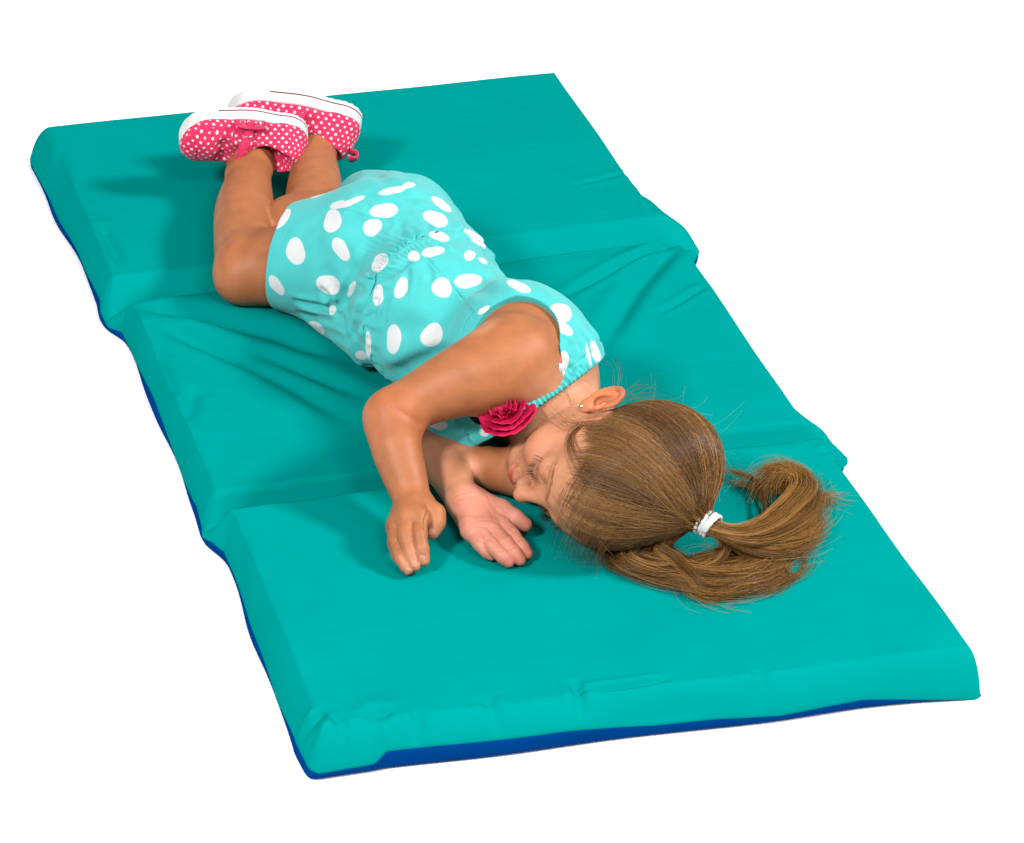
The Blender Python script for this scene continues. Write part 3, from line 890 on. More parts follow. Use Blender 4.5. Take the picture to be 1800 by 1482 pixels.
def build_romper():
    V, Q = polygonise(CL, (.12, .26, .035), (.46, .92, .25), .00112)
    return relax(V, Q, 1, .35), Q
RV, RQ = build_romper()
RN = vnormals(RV, RQ)
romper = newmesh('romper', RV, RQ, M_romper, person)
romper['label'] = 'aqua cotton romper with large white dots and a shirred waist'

DOTS = [(516,440.5,24.5,16,85),(581,388,20,15.5,105),(673.5,367.6,25,12.5,-8),(652,397,18,14,-25),(768,382,22,13,24),(775,412,18,8,14),
 (595.5,439,22,12,60),(574.5,503,22,16,30),(664.5,463,18,12,125),(726,448,11,9,0),(759,439,20,8.5,-10),(828,446,10,9,0),(851,455,9,4,30),
 (822,490,24,12.5,-4),(774,503.5,18,17,100),(706.5,503.5,20,11,112),(661.5,521.5,19,9,98),(615,509.5,15,5,115),(582,542,9,6,100),
 (688.5,595,25,13,92),(756,587.5,22,18,115),(645,607,22,5,88),(483,503.5,21,9,55),(552,580,17,10,32),(673.5,679,17,11,72),
 (846,544,12,5,-35),(688.5,331,24,6,-12),(777,355,21,7,35),(615,352,26,5,-22),(912,500,22,8,22),(989,546.7,20,15,38),(985,571,22,10,36),
 (964,571,21,7,62),(985,645,28,12,107),(1050,618,22,7,70),(1037,623,22,3,78),(921,697,26,6,-26),(767,745,17,9,10),(849,760,9,8,0),(632,627,10,8,20),
 (590,358,14,6,-20),(720,322,12,5,-8)]
def stamp(V, N, dots, fill_r=.0145, fill_gap=.043, seed=3):
    out = np.full(len(V), .02)
    scr = pj(V); vis = []
    for cx, cy, a, b, ang in dots:
        q = np.hypot(scr[:, 0] - cx, scr[:, 1] - cy); c = np.nonzero((q < 4))[0]
        fc = c[(N[c] @ -CR[2]) > .05] if len(c) else c
        if not len(fc): continue
        i = fc[np.argmin(scr[fc, 2])]; P0, N0 = V[i], N[i]
        vis.append(P0)
        w = np.nonzero((np.abs(V - P0) < .035).all(1) & (N @ N0 > .0))[0]
        e = 1e-4
        Jm = np.array([(pj(P0 + e * np.eye(3)[k]) - pj(P0))[:2] / e for k in range(3)]).T
        dv = V[w] - P0; h = dv @ N0
        s = dv @ Jm.T
        t = math.radians(ang); u = s[:, 0] * math.cos(t) + s[:, 1] * math.sin(t); v = -s[:, 0] * math.sin(t) + s[:, 1] * math.cos(t)
        k = np.sqrt((u / a) ** 2 + (v / b) ** 2)
        k = k * (1 + .05 * np.sin(np.arctan2(v, u) * 3 + cx) + .04 * np.sin(np.arctan2(v, u) * 2 + cy))
        dist = (k - 1) * min(a, b) / 1650. + np.maximum(np.abs(h) - .022, 0)
        out[w] = np.minimum(out[w], dist)
    # the sides the photograph does not show carry the same print
    rng = np.random.default_rng(seed); hid = np.nonzero((N @ -CR[2]) < -.12)[0]
    pts = list(vis)
    for i in rng.permutation(hid)[:6000]:
        if min(np.linalg.norm(V[i] - p) for p in pts) > fill_gap:
            pts.append(V[i]); w = np.nonzero((np.abs(V - V[i]) < .03).all(1))[0]
            out[w] = np.minimum(out[w], np.linalg.norm(V[w] - V[i], axis=1) - fill_r)
    return out
attr_f(romper, 'dots', stamp(RV, RN, DOTS))
ins = np.zeros(len(RV))
for t_ in (TUBE_R, TUBE_L):
    v = t_.i(RV.astype(f32)); ins = np.maximum(ins, np.clip(1 - np.abs(v) / .0012, 0, 1))
attr_f(romper, 'inside', np.clip(ins * 3, 0, 1))
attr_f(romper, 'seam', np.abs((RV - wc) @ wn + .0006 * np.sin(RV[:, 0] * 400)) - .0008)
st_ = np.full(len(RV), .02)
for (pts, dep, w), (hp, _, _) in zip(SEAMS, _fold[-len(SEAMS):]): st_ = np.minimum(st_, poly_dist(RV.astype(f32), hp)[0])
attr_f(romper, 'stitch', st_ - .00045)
# ------------------------------------------------------------------ shoes
class Extr:
    """outline of a sole between two heights"""
    def __init__(s, z0, z1, g, rad=.003):
        s.z0, s.z1, s.g, s.rad = z0, z1, g, rad
        s.lo = np.array([-.01, -.045, z0], f32); s.hi = np.array([.155, .045, z1], f32)
        s.c = [((.0245, .0), .0240), ((.062, -.001), .0225), ((.104, .003), .0285)]
    def __call__(s, P):
        d = np.full(len(P), 1., f32); q = P[:, :2]
        for (a, ra), (b, rb) in zip(s.c, s.c[1:]):
            a = np.array(a, f32); b = np.array(b, f32); ba = b - a
            t = np.clip(((q - a) @ ba) / float(ba @ ba), 0, 1); v = q - a - t[:, None] * ba
            d = smin(d, np.sqrt((v * v).sum(1)) - (ra + (rb - ra) * t + s.g), .02)
        cz = (s.z0 + s.z1) / 2; dz = np.abs(P[:, 2] - cz) - (s.z1 - s.z0) / 2
        a = np.maximum(d + s.rad, 0); b = np.maximum(dz + s.rad, 0)
        return np.sqrt(a * a + b * b) + np.minimum(np.maximum(d + s.rad, dz + s.rad), 0) - s.rad

def toe_spring(P, d=None):
    Q = P.copy(); Q[:, 2] = P[:, 2] - .010 * np.clip((P[:, 0] - .085) / .05, 0, 1.2) ** 2; return Q
class Sprung:
    def __init__(s, f): s.f = f
    def __call__(s, P): return s.f(toe_spring(P))

_sole = Sculpt(.02).add(Extr(0, .0175, .0032), 0)
_sole.mod(lambda P, d: d + (.0003 * np.sin(P[:, 0] * 900) * (P[:, 2] < .003)).astype(f32))
_up = Sculpt(.03)
_up.add(Extr(.013, .026, .0008, .006), 0)
_up.add(EL((.103, .003, .018), (.0295, .0275, .0215)), .008)
_up.add(EL((.070, .001, .020), (.040, .0235, .0270)), .010)
_up.add(EL((.027, .0, .024), (.0262, .0240, .0330)), .010)
_up.cut(EL((.040, .0, .060), (.0265, .0175, .0330)), .003)
_up.cut(EL((.077, .0, .0530), (.0170, .0165, .0165)), .003)
_up.cut(EL((.090, -.009, .0440), (.0100, .0120, .0110)), .003); _up.cut(EL((.090, .009, .0440), (.0100, .0120, .0110)), .003)
_up.mod(lambda P, d: d + (.0009 * np.exp(-((np.abs(P[:, 0] - .1165 + 9 * P[:, 1] ** 2)) / .0012) ** 2) + .0006 * np.exp(-((P[:, 0] - .020) / .0012) ** 2)
        + .0004 * np.sin(P[:, 0] * 300 + P[:, 2] * 150) * np.sin(P[:, 1] * 200)).astype(f32))
SV, SQ = polygonise(Sprung(_sole), (-.012, -.045, -.006), (.152, .045, .040), .0009); SV = relax(SV, SQ, 1, .4)
UV, UQ = polygonise(Sprung(_up), (-.012, -.045, -.004), (.152, .045, .066), .0009); UV = relax(UV, UQ, 1, .4)

def ribbon(path, side, w, th):
    """flat band along a path; side gives the width direction at each point"""
    path = np.asarray(path, float); T = unit_rows(np.gradient(path, axis=0)); S = np.asarray(side, float)
    S = np.broadcast_to(S, path.shape); S = unit_rows(S - T * (S * T).sum(1)[:, None]); N = np.cross(T, S)
    w = np.broadcast_to(w, (len(path),))[:, None]
    V = np.concatenate([path + S * w / 2 + N * th / 2, path - S * w / 2 + N * th / 2, path - S * w / 2 - N * th / 2, path + S * w / 2 - N * th / 2])
    n = len(path); F = []
    for i in range(n - 1):
        for j in range(4):
            k = (j + 1) % 4; F.append((j * n + i, j * n + i + 1, k * n + i + 1, k * n + i))
    F.append((0, n, 2 * n, 3 * n)); F.append((n - 1, 4 * n - 1, 3 * n - 1, 2 * n - 1))
    return V, F
def unit_rows(v): return v / (np.linalg.norm(v, axis=-1, keepdims=True) + 1e-12)
def merge(parts):
    V = []; F = []; o = 0
    for v, f in parts:
        V.append(np.asarray(v)); F += [tuple(int(i) + o for i in q) for q in f]; o += len(v)
    return np.concatenate(V), F

def lattice(V, N=None, pitch=.0082, r=.00142):
    x, y, z = V[:, 0], V[:, 1], V[:, 2]; rr = .028
    u = x.copy(); s = np.where(y < 0, -1, 1)
    m = x > .104; u[m] = .104 + rr * np.arctan2(x[m] - .104, np.abs(y[m]) + 1e-5)
    m = x < .0245; u[m] = .0245 - .024 * np.arctan2(.0245 - x[m], np.abs(y[m]) + 1e-5)
    v = z + .35 * np.maximum(.027 - np.abs(y), 0)
    if N is not None:
        t = (N[:, 2] > .62) & (z > .028); u = np.where(t, x, u); v = np.where(t, y, v)
    row = np.round(v / (pitch * .62)); dv = v - row * pitch * .62
    off = np.where(row % 2 == 0, 0, pitch / 2)
    uu = u - off; du = uu - np.round(uu / pitch) * pitch
    return np.sqrt(du ** 2 + dv ** 2) - r * (1 + .15 * np.sin(row * 7 + np.round(uu / pitch) * 3))

def make_shoe(O, Tt, Uu, lab, bow=True, sc=1.0):
    Tt = unit(Tt); Uu = unit(np.asarray(Uu) - Tt * (np.asarray(Uu) @ Tt)); Ll = np.cross(Uu, Tt) 
    M = np.array([Tt, Ll, Uu]); W = lambda V: O + sc * (np.asarray(V) @ M)
    r = newmesh('shoe', W(UV), UQ, M_shoe, person)
    r['label'] = lab
    attr_f(r, 'dots', lattice(UV, vnormals(UV, UQ)))
    s = newmesh('sole', W(SV), SQ, M_sole, r)
    Z = toe_spring(SV)[:, 2]
    attr_f(s, 'dots', np.where(SV[:, 0] < .098, np.abs(Z - .0062) - .0008, .01))
    # viewer side of the shoe is +L or -L
    v = 1 if Ll @ (-CR[2]) > 0 else -1
    # strap over the instep
    p = spline([(.062, v * .0265, .020), (.065, v * .0265, .034), (.070, v * .0190, .0480), (.075, 0, .0550), (.073, -v * .0160, .0500), (.064, -v * .0255, .034), (.062, -v * .0258, .022)], 26)
    V, F = ribbon(p, (1, 0, 0), .0095, .0022); st = newmesh('strap', W(V), F, M_shoe, r)
    q = np.arange(len(V)); attr_f(st, 'dots', np.hypot(((V[:, 0]) % .005) - .0025, (V[:, 2] % .006) - .003) - .0012)
    # piping round the opening
    pts = []
    for a in np.linspace(0, 2 * math.pi, 40):
        c = np.array([.040 + .0215 * math.cos(a), .0168 * math.sin(a), .0])
        pts.append(c)
    # bow on the strap and the pull loop at the heel
    parts = []
    b = np.array([.064, v * .0285, .026])
    for sg in (1, -1):
        lp = [b, b + (sg * .006, v * .004, .005), b + (sg * .013, v * .005, .004), b + (sg * .014, v * .003, -.003), b + (sg * .007, v * .002, -.003), b]
        parts.append(ribbon(spline(lp, 18), (0, .35 * v, 1), .0075, .0013))
    parts.append(ribbon(spline([b + (-.002, v * .001, -.004), b + (0, v * .0048, 0), b + (.002, v * .001, .005)], 8), (1, 0, 0), .006, .002))
    V, F = merge(parts)
    if bow: o = newmesh('bow', W(V), F, M_shoe, r); attr_f(o, 'dots', np.hypot(((V[:, 0]) % .0056) - .0028, (V[:, 2] % .0056) - .0028) - .0012)
    b = np.array([.008, v * .004, .050]); parts = []
    lp = [b + (0, 0, -.014), b + (-.004, 0, -.006), b + (-.010, v * .002, -.004), b + (-.012, v * .003, .003), b + (-.006, v * .002, .006), b + (-.001, 0, .003)]
    parts.append(ribbon(spline(lp, 18), (0, 1, 0), .012, .0016))
    for q_ in parts: q_[0][:] = b + (q_[0] - b) * (1 if bow else .8)
    V, F = merge(parts); o = newmesh('heel_loop', W(V), F, M_shoe, r); attr_f(o, 'dots', np.hypot(((V[:, 1]) % .0056) - .0028, (V[:, 2] % .0056) - .0028) - .0012)
    bk = W(np.array([[.064, v * .0272, .040]]))[0]
    me = EL(bk, (.002, .002, .002)); V, Q = polygonise(me, bk - .004, bk + .004, .0005); newmesh('buckle', V, Q, M_metal, r)
    return r
M_sole = dot_mat('white_sole_rubber', (.46, .46, .45), (.10, .008, .016), 'dots', .5, .00015, bump=.1, bscale=300, noise=.03)
SHOE_R = make_shoe(at(536, 229, .122), (-.97, .16, .10), (-.15, -.92, -.38), 'pink dotted shoe with white sole, the nearer of the pair, overlapping the other', sc=1.03)
SHOE_L = make_shoe(at(632, 205, .118), (-.93, .24, .17), (-.02, -.80, -.56), 'pink dotted shoe with white sole, the farther of the pair, partly hidden', bow=False, sc=1.09)

# ------------------------------------------------------------------ flower on the neckline
def make_flower():
    c = hit(CL, 893, 738)
    if c is None: c = at(893, 738, .15)
    n = unit((-.35, .02, .93)); u = unit(np.cross(n, (0, .2, 1))); v = np.cross(n, u)
    c = c + n * .002; parts = []; rng = np.random.default_rng(8)
    for k, (R, lift, cup, waves, amp) in enumerate([(.037, .0, .002, 3, .0020), (.033, .002, .004, 4, .0022), (.027, .004, .006, 3, .0028), (.018, .006, .008, 5, .0035), (.012, .009, .006, 5, .003), (.007, .011, .004, 4, .002)]):
        na, nr = 90, 12; V = []; F = []; ph = rng.random() * 6
        for i in range(nr):
            f = .08 + .92 * i / (nr - 1)
            for j in range(na):
                a = 2 * math.pi * j / na
                rr = R * .80 * f * (1 + .07 * math.sin(waves * a + ph) + (.012 if k < 3 else .05) * math.sin(11 * a + 2 * ph))
                h = lift + cup * f ** 2 + amp * f ** 1.5 * math.sin(waves * a + ph + .8) + (.0004 if k < 3 else .0014) * f * math.sin(17 * a + ph * 3 + 5 * f)
                V.append(c + u * rr * math.cos(a) + v * rr * math.sin(a) * .92 + n * h)
        for i in range(nr - 1):
            for j in range(na):
                q = (j + 1) % na; F.append((i * na + j, (i + 1) * na + j, (i + 1) * na + q, i * na + q))
        # thickness: a second sheet just under the first
        m = len(V); V += [p - n * .0007 for p in V]; F += [tuple(x + m for x in f_[::-1]) for f_ in F]
        for j in range(na):
            q = (j + 1) % na; a0 = (nr - 1) * na; F.append((a0 + j, a0 + j + m, a0 + q + m, a0 + q))
        parts.append((V, F))
    V, F = merge(parts)
    o = newmesh('fabric_flower', V, F, M_flower, romper)
    o['label'] = 'hot pink ruffled fabric flower on the neckline'
make_flower()
# ------------------------------------------------------------------ hair
SKULL = Sculpt(.05)
SKULL.add(EL((0, -.018, .028), (.068, .084, .069)), 0); SKULL.add(EL((0, .018, -.016), (.055, .060, .068)), .02)
SKULL.add(EL((0, .034, .034), (.053, .047, .050)), .02)
def sk(P): return SKULL(np.asarray(P, f32)).astype(float)
def skgrad(P, e=.0015):
    g = np.stack([sk(P + e * np.eye(3)[i]) - sk(P - e * np.eye(3)[i]) for i in range(3)], -1); return unit_rows(g)
def onskin(P, off):
    for _ in range(3): P = P - skgrad(P) * (sk(P) - off)[:, None]
    return P
HY = [-.20, -.06, -.03, -.012, .006, .014, .022, .034, .048, .060, .072, .085]
HZ = [-.045, -.048, -.045, -.020, .004, -.026, -.006, .016, .026, .032, .037, .038]
def hairline(L): return L[:, 2] - np.interp(L[:, 1], HY, HZ)          # > 0 where hair grows
TIE = to_head(at(1236, 917, .099))
TDIR = unit(to_head(at(1275, 932, .092)) - TIE)

def trace(roots, rng, lift=.004, stop=.012):
    n = len(roots); P = roots.copy(); path = [P.copy()]
    h0 = rng.uniform(.0003, 1, n) ** 1.3 * lift
    tgt = TIE + rng.normal(size=(n, 3)) * .0034
    wav = rng.normal(size=(n, 1)) * .10; side = rng.normal(size=n) * .25
    d0 = np.linalg.norm(tgt - P, axis=1)
    for k in range(24):
        to = tgt - P; dist = np.linalg.norm(to, axis=1); g = skgrad(P)
        t = to - g * np.clip((to * g).sum(1), -9, 0)[:, None]          # slide along the scalp, leave it freely
        far = np.clip((dist - .03) / .03, 0, 1)[:, None]
        tt = to - g * (to * g).sum(1)[:, None]
        t = unit_rows(tt) * far + unit_rows(t) * (1 - far)
        t = t + np.cross(g, t) * (side * np.sin(math.pi * np.clip(dist / d0, 0, 1)) * .5)[:, None] * far
        step = np.minimum(dist, .0088)[:, None]
        P = P + unit_rows(t) * step
        pr = 1 - np.clip(dist / d0, 0, 1); off = .0004 + h0 * (np.sin(np.clip(pr * 1.6, 0, 1) * math.pi / 2)) + .0055 * pr
        s = sk(P); f = np.clip((dist - .012) / .012, 0, 1)
        corr = np.where(s < off, off - s, np.clip(off - s, -.0015, 0) * f)
        P = P + skgrad(P) * corr[:, None]
        path.append(P.copy())
    return np.stack(path, 1)                                            # n, 35, 3

def strands(paths, r0, r1, sides=3):
    """many thin tubes at once; paths (n, m, 3); radius from r0 to r1"""
    n, m, _ = paths.shape
    T = unit_rows(np.gradient(paths, axis=1))
    up = np.tile(np.array([.31, .2, .93]), (n, 1)); U = np.zeros_like(paths); u = up
    for i in range(m):
        u = unit_rows(u - T[:, i] * (u * T[:, i]).sum(1)[:, None]); U[:, i] = u
    W = np.cross(T, U)
    t = np.linspace(0, 1, m); pr = (np.asarray(r0).reshape(-1, 1) * (1 - t) ** .6 + np.asarray(r1).reshape(-1, 1) * (1 - (1 - t) ** .6))
    ring = [paths + (U * math.cos(2 * math.pi * j / sides) + W * math.sin(2 * math.pi * j / sides)) * pr[:, :, None] for j in range(sides)]
    V = np.stack(ring, 2).reshape(-1, 3)
    base = (np.arange(n)[:, None] * m + np.arange(m - 1)[None]) * sides
    Q = np.concatenate([np.stack([base + j, base + (j + 1) % sides, base + sides + (j + 1) % sides, base + sides + j], -1).reshape(-1, 4) for j in range(sides)])
    return V, Q

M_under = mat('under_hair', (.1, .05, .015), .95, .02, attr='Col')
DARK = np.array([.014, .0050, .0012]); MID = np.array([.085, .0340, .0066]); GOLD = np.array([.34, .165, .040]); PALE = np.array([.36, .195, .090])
def shade(n, x, rng):
    """strand colours in soft streaks along coordinate x"""
    s = .46 + .24 * np.sin(x * 210 + 1) + .22 * np.sin(x * 470 + 2) + .17 * np.sin(x * 1130) + rng.normal(size=n) * .11
    s = np.clip(s, 0, 1)[:, None]
    c = np.where(s < .5, DARK + (MID - DARK) * s * 2, MID + (GOLD - MID) * (s - .5) * 2)
    return c
def add_hair(name, paths, r0, r1, col, parent, tipcol=None, label=None):
    V, Q = strands(paths, r0, r1); o = newmesh(name, V, Q, M_hair, parent)
    m = paths.shape[1]; c = np.repeat(col[:, None, :], m, 1)
    if tipcol is not None: 
        t = np.linspace(0, 1, m)[None, :, None] ** 2; c = c * (1 - .4 * t) + tipcol * .4 * t
    attr_c(o, 'Col', np.repeat(c.reshape(-1, 3), 3, 0))
    if label: o['label'] = label
    return o
def w_(P): return HC + HS * (P @ HR)

def make_hair():
    rng = np.random.default_rng(11)
    # roots: even over the scalp, thin at the hairline
    R = unit_rows(rng.normal(size=(105000, 3))) * (.07, .086, .072) + (0, -.012, .024)
    R = onskin(R, .0002)
    hl_ = hairline(R); p = np.clip(hl_ / .034, 0, 1) ** 1.1 * .86 + .11
    keep = (hl_ > rng.normal(size=len(R)) * .0042) & (rng.random(len(R)) < p)
    ear = (np.abs(np.abs(R[:, 0]) - .066) < .03) & (np.hypot(R[:, 1] + .010, R[:, 2] + .010) < .008)
    lowz = w_(R)[:, 2] < .052
    R = R[keep & ~ear & ~lowz]
    R = R[:27000]
    paths = trace(R, rng, .0045)
    paths = w_(paths.reshape(-1, 3)).reshape(paths.shape)
    paths[:, :, 2] = np.maximum(paths[:, :, 2], .0512)
    ang = np.arctan2(R[:, 0] - TIE[0], R[:, 1] - TIE[1]) * .055 + R[:, 2] * .1
    col = shade(len(R), ang, rng)
    thin = np.clip(1 - hairline(R) / .050, 0, 1)[:, None]
    col = col * (1 - .55 * thin) + (MID * .4 + PALE * .6) * .55 * thin
    # lighter along the parting that runs over the temple
    r0 = .00013 + .00012 * (1 - thin[:, 0])
    hair = add_hair('hair', paths, r0 * .8, r0 * 1.3, col, person, label='brown straight hair pulled back over the head')
    # under-layer: the mass of hair that hides the scalp
    def cap(P):
        d = SKULL(P).astype(float)
        h = P[:, 2] - np.interp(P[:, 1], HY, HZ)
        th = .0016 * np.clip((h - .034) / .02, -1, 1)
        q = P - TIE; near = np.exp(-(q ** 2).sum(1) / .030 ** 2)
        d = d - th
        return smin(d, np.linalg.norm(P - (TIE * .82 + np.array([0, -.018, .028]) * .18), axis=1) - .014, .030).astype(f32) if True else d
    class C:
        def __call__(s, P):
            d = cap(P); a = np.arctan2(P[:, 0] - TIE[0], P[:, 1] - TIE[1])
            g = 0 * a
            return (d + g).astype(f32)
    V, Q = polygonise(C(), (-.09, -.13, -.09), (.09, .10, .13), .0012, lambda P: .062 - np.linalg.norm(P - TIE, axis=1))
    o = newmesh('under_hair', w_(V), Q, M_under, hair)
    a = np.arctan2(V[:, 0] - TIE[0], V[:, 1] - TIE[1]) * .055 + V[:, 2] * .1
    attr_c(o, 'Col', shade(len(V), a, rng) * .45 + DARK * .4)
    # loose fine hairs standing off the head
    n = 130; idx = rng.choice(len(R), n, replace=False); S = R[idx]; g = skgrad(S)
    t = unit_rows(TIE - S); t = unit_rows(t - g * (t * g).sum(1)[:, None]); m = 9; s_ = np.linspace(0, 1, m)
    Lg = rng.uniform(.008, .034, n)[:, None, None]
    k = rng.normal(size=(n, 1, 3)) * .40; cu = rng.normal(size=(n, 1, 3)) * .5
    fp = S[:, None] + (t[:, None] * s_[None, :, None] * .9 + (g[:, None] * .40 + k) * s_[None, :, None] ** 1.6 + cu * np.sin(s_ * 3.1)[None, :, None] * .35) * Lg + g[:, None] * .002
    fp = w_(fp.reshape(-1, 3)).reshape(fp.shape); fp[:, :, 2] = np.maximum(fp[:, :, 2], .052)
    add_hair('loose_hair', fp, .00008, .00004, np.tile(PALE * .8, (n, 1)) * rng.uniform(.5, 1.2, (n, 1)), hair)
    # strands in front of the ear and at the nape
    G = [([(1018, 742, .20), (1000, 752, .20), (985, 745, .19), (965, 728, .17)], 14), ([(1022, 748, .20), (1003, 770, .20), (1010, 800, .205), (1030, 830, .20)], 60),
         ([(1015, 745, .20), (995, 742, .20), (975, 745, .19), (950, 735, .18)], 8),
         ([(1010, 735, .20), (1000, 700, .20), (990, 670, .20), (1000, 645, .19), (1030, 632, .17)], 5), ([(1080, 690, .17), (1085, 660, .16), (1075, 635, .15), (1060, 640, .14)], 6),
         ([(1090, 700, .17), (1120, 680, .16), (1150, 672, .16)], 7), ([(1100, 700, .17), (1140, 695, .165), (1190, 720, .16)], 10)]
    P_ = []
    for pts, n in G:
        gp = []
        for q in pts:
            h_ = hit(BODY, q[0], q[1]); gp.append(h_ + unit(CC - h_) * .0025 if h_ is not None and h_[2] > .10 else at(q[0], q[1], min(q[2], gp[-1][2] + .004 if gp else q[2])))
        c = spline(gp, 14); t = np.linspace(0, 1, 14)[None, :, None]
        P_.append(c[None] + rng.normal(size=(n, 1, 3)) * .0022 * (1 + t) + rng.normal(size=(n, 1, 3)) * .004 * t ** 2)
    # front hair falling over the forehead on to the mat
    hp_ = HeadPrim()
    for x0, y0, x1, y1, x2, y2, n in [(1035,845,1003,905,996,955,14),(1055,870,1015,925,1003,975,30),(1075,890,1035,945,1022,985,45),(1100,905,1060,955,1048,992,60),(1125,915,1090,962,1075,1002,80),(1150,925,1120,968,1105,1008,110),(1030,820,1000,870,990,930,28)]:
        a_ = hit(hp_, x0, y0); b_ = hit(hp_, x1, y1); 
        if a_ is None or b_ is None: continue
        vw = unit(CC - b_); c = spline([a_ + vw * .001, b_ + vw * .004, at(x2, y2, .060) if y2 > 960 else at(x2, y2, .075)], 14); t = np.linspace(0, 1, 14)[None, :, None]
        P_.append(c[None] + rng.normal(size=(n, 1, 3)) * .0034 + rng.normal(size=(n, 1, 3)) * .0045 * t ** 2 + np.array([.004, .002, 0]) * np.sin(t * 3 + rng.random((n, 1, 1)) * 3))
    P_ = np.concatenate(P_); P_[:, :, 2] = np.maximum(P_[:, :, 2], .0512); add_hair('side_strands', P_, .00012, .00006, shade(len(P_), rng.random(len(P_)), rng) * .8 + MID * .3, hair)
    return hair
HAIR = make_hair()

PT = [  # guide through the ponytail: pixels and heights, strand count, spread start -> end (m), tip scatter
 ([(1232,914,.099),(1262,930,.095),(1300,938,.086),(1345,925,.078),(1385,893,.072),(1412,862,.070),(1402,838,.070),(1372,828,.070),(1350,845,.066),(1345,872,.060)], 900, .0050, .0060, .010),
 ([(1232,914,.099),(1262,932,.095),(1305,948,.085),(1355,942,.078),(1405,915,.070),(1425,885,.064),(1410,850,.064),(1385,838,.062),(1370,850,.058)], 700, .0055, .0050, .012),
 ([(1232,914,.099),(1264,936,.094),(1310,958,.078),(1365,962,.068),(1415,945,.062),(1432,915,.060),(1420,888,.060)], 480, .0055, .0040, .010),
 ([(1232,914,.099),(1264,936,.094),(1320,940,.078),(1380,905,.068),(1425,884,.060),(1455,874,.057),(1484,880,.055)], 110, .0050, .0030, .008),
 ([(1232,914,.099),(1264,936,.094),(1320,935,.078),(1390,900,.068),(1440,876,.060),(1470,860,.058)], 90, .0050, .0026, .006),
 ([(1345,905,.066),(1340,870,.064),(1325,845,.062),(1295,832,.060),(1262,820,.056)], 60, .0035, .0008, .006),
 ([(1350,895,.064),(1335,868,.060),(1310,852,.058),(1275,847,.055)], 34, .0030, .0007, .005),
 ([(1170,930,.080),(1110,975,.066),(1150,1000,.060),(1215,992,.062),(1280,978,.064),(1345,975,.062),(1400,966,.058),(1432,940,.058)], 420, .0075, .0050, .010),
 ([(1160,935,.075),(1095,975,.064),(1140,1000,.058),(1190,1012,.058),(1250,1022,.060),(1310,1018,.060),(1348,1000,.058),(1352,978,.058),(1325,968,.062)], 700, .0085, .0060, .012),
 ([(1200,925,.085),(1160,960,.074),(1190,985,.066),(1215,1010,.062),(1240,1036,.056),(1275,1034,.056),(1300,1015,.058),(1290,990,.060),(1262,984,.062),(1240,1000,.058)], 520, .0070, .0060, .012),
 ([(1262,938,.094),(1270,965,.080),(1255,985,.070),(1220,1000,.062),(1205,1022,.056),(1240,1045,.054),(1290,1042,.054)], 160, .0050, .0035, .012),
 ([(1262,938,.094),(1300,965,.074),(1345,990,.062),(1370,1010,.056),(1335,1024,.055),(1285,1022,.056)], 260, .0050, .0050, .012),
 ([(1300,1020,.056),(1345,1022,.054),(1395,1012,.0535),(1418,985,.0535),(1405,965,.055)], 26, .0030, .0040, .008),
 ([(1340,1000,.058),(1380,985,.054),(1412,975,.053)], 20, .0030, .0030, .006),
 ([(1130,940,.066),(1065,982,.056),(1110,1010,.0535),(1170,1026,.053),(1230,1030,.0535)], 70, .0050, .0060, .008),
]
def make_ponytail():
    rng = np.random.default_rng(21); allp = []; cols = []
    for g, (pts, n, s0, s1, tip) in enumerate(PT):
        m = 30; n = int(n * (1.0 if n > 300 else 1.3)); c = spline([at(*q) for q in pts], m); t = np.linspace(0, 1, m)
        T_ = unit_rows(np.gradient(c, axis=0)); side = unit_rows(np.cross(T_, (0, 0, 1.0))); upv = np.cross(side, T_)
        sp = (s0 + (s1 - s0) * t) * (.68 + .42 * np.sin(t * 3.1))
        # clumps inside the lock
        nc_ = max(2, n // 28); cc = rng.normal(size=(nc_, 2)); ci = rng.integers(0, nc_, n)
        uv = cc[ci] * .85 + rng.normal(size=(n, 2)) * .30
        clv = rng.normal(size=(nc_, 2, 2))[ci]
        drift = clv[:, :, 0, None] * np.sin(t * 5 + 2)[None, None] * .28 + clv[:, :, 1, None] * np.sin(t * 9)[None, None] * .10
        a = (uv[:, 0, None] + drift[:, 0]) * sp; b = (uv[:, 1, None] + drift[:, 1]) * sp * .62
        P = c[None] + side[None] * a[:, :, None] + upv[None] * b[:, :, None]
        P += rng.normal(size=(n, 1, 3)) * tip * 1.3 * (t ** 3)[None, :, None] * (1, 1, .3)
        ln = rng.uniform(.68, 1.0, n)                                   # uneven ends
        tt = t[None] * ln[:, None] * (m - 1); i0 = np.minimum(tt.astype(int), m - 2); f = (tt - i0)[:, :, None]
        r = np.arange(n)[:, None]; P = P[r, i0] * (1 - f) + P[r, i0 + 1] * f
        P[:, :, 2] = np.maximum(P[:, :, 2], .0508 + .0012 * rng.random((n, 1)))
        allp.append(P); x = cc[ci, 0] * .03 + g * .013
        col = shade(n, x + rng.normal(size=n) * .0006, rng); cols.append(col * .95 + GOLD * .10)
    P = np.concatenate(allp); c = np.concatenate(cols)
    o = add_hair('ponytail', P, .00024, .00010, c, person, tipcol=GOLD * 1.1, label='curling golden brown ponytail spread on the mat')
    return o
PONY = make_ponytail()

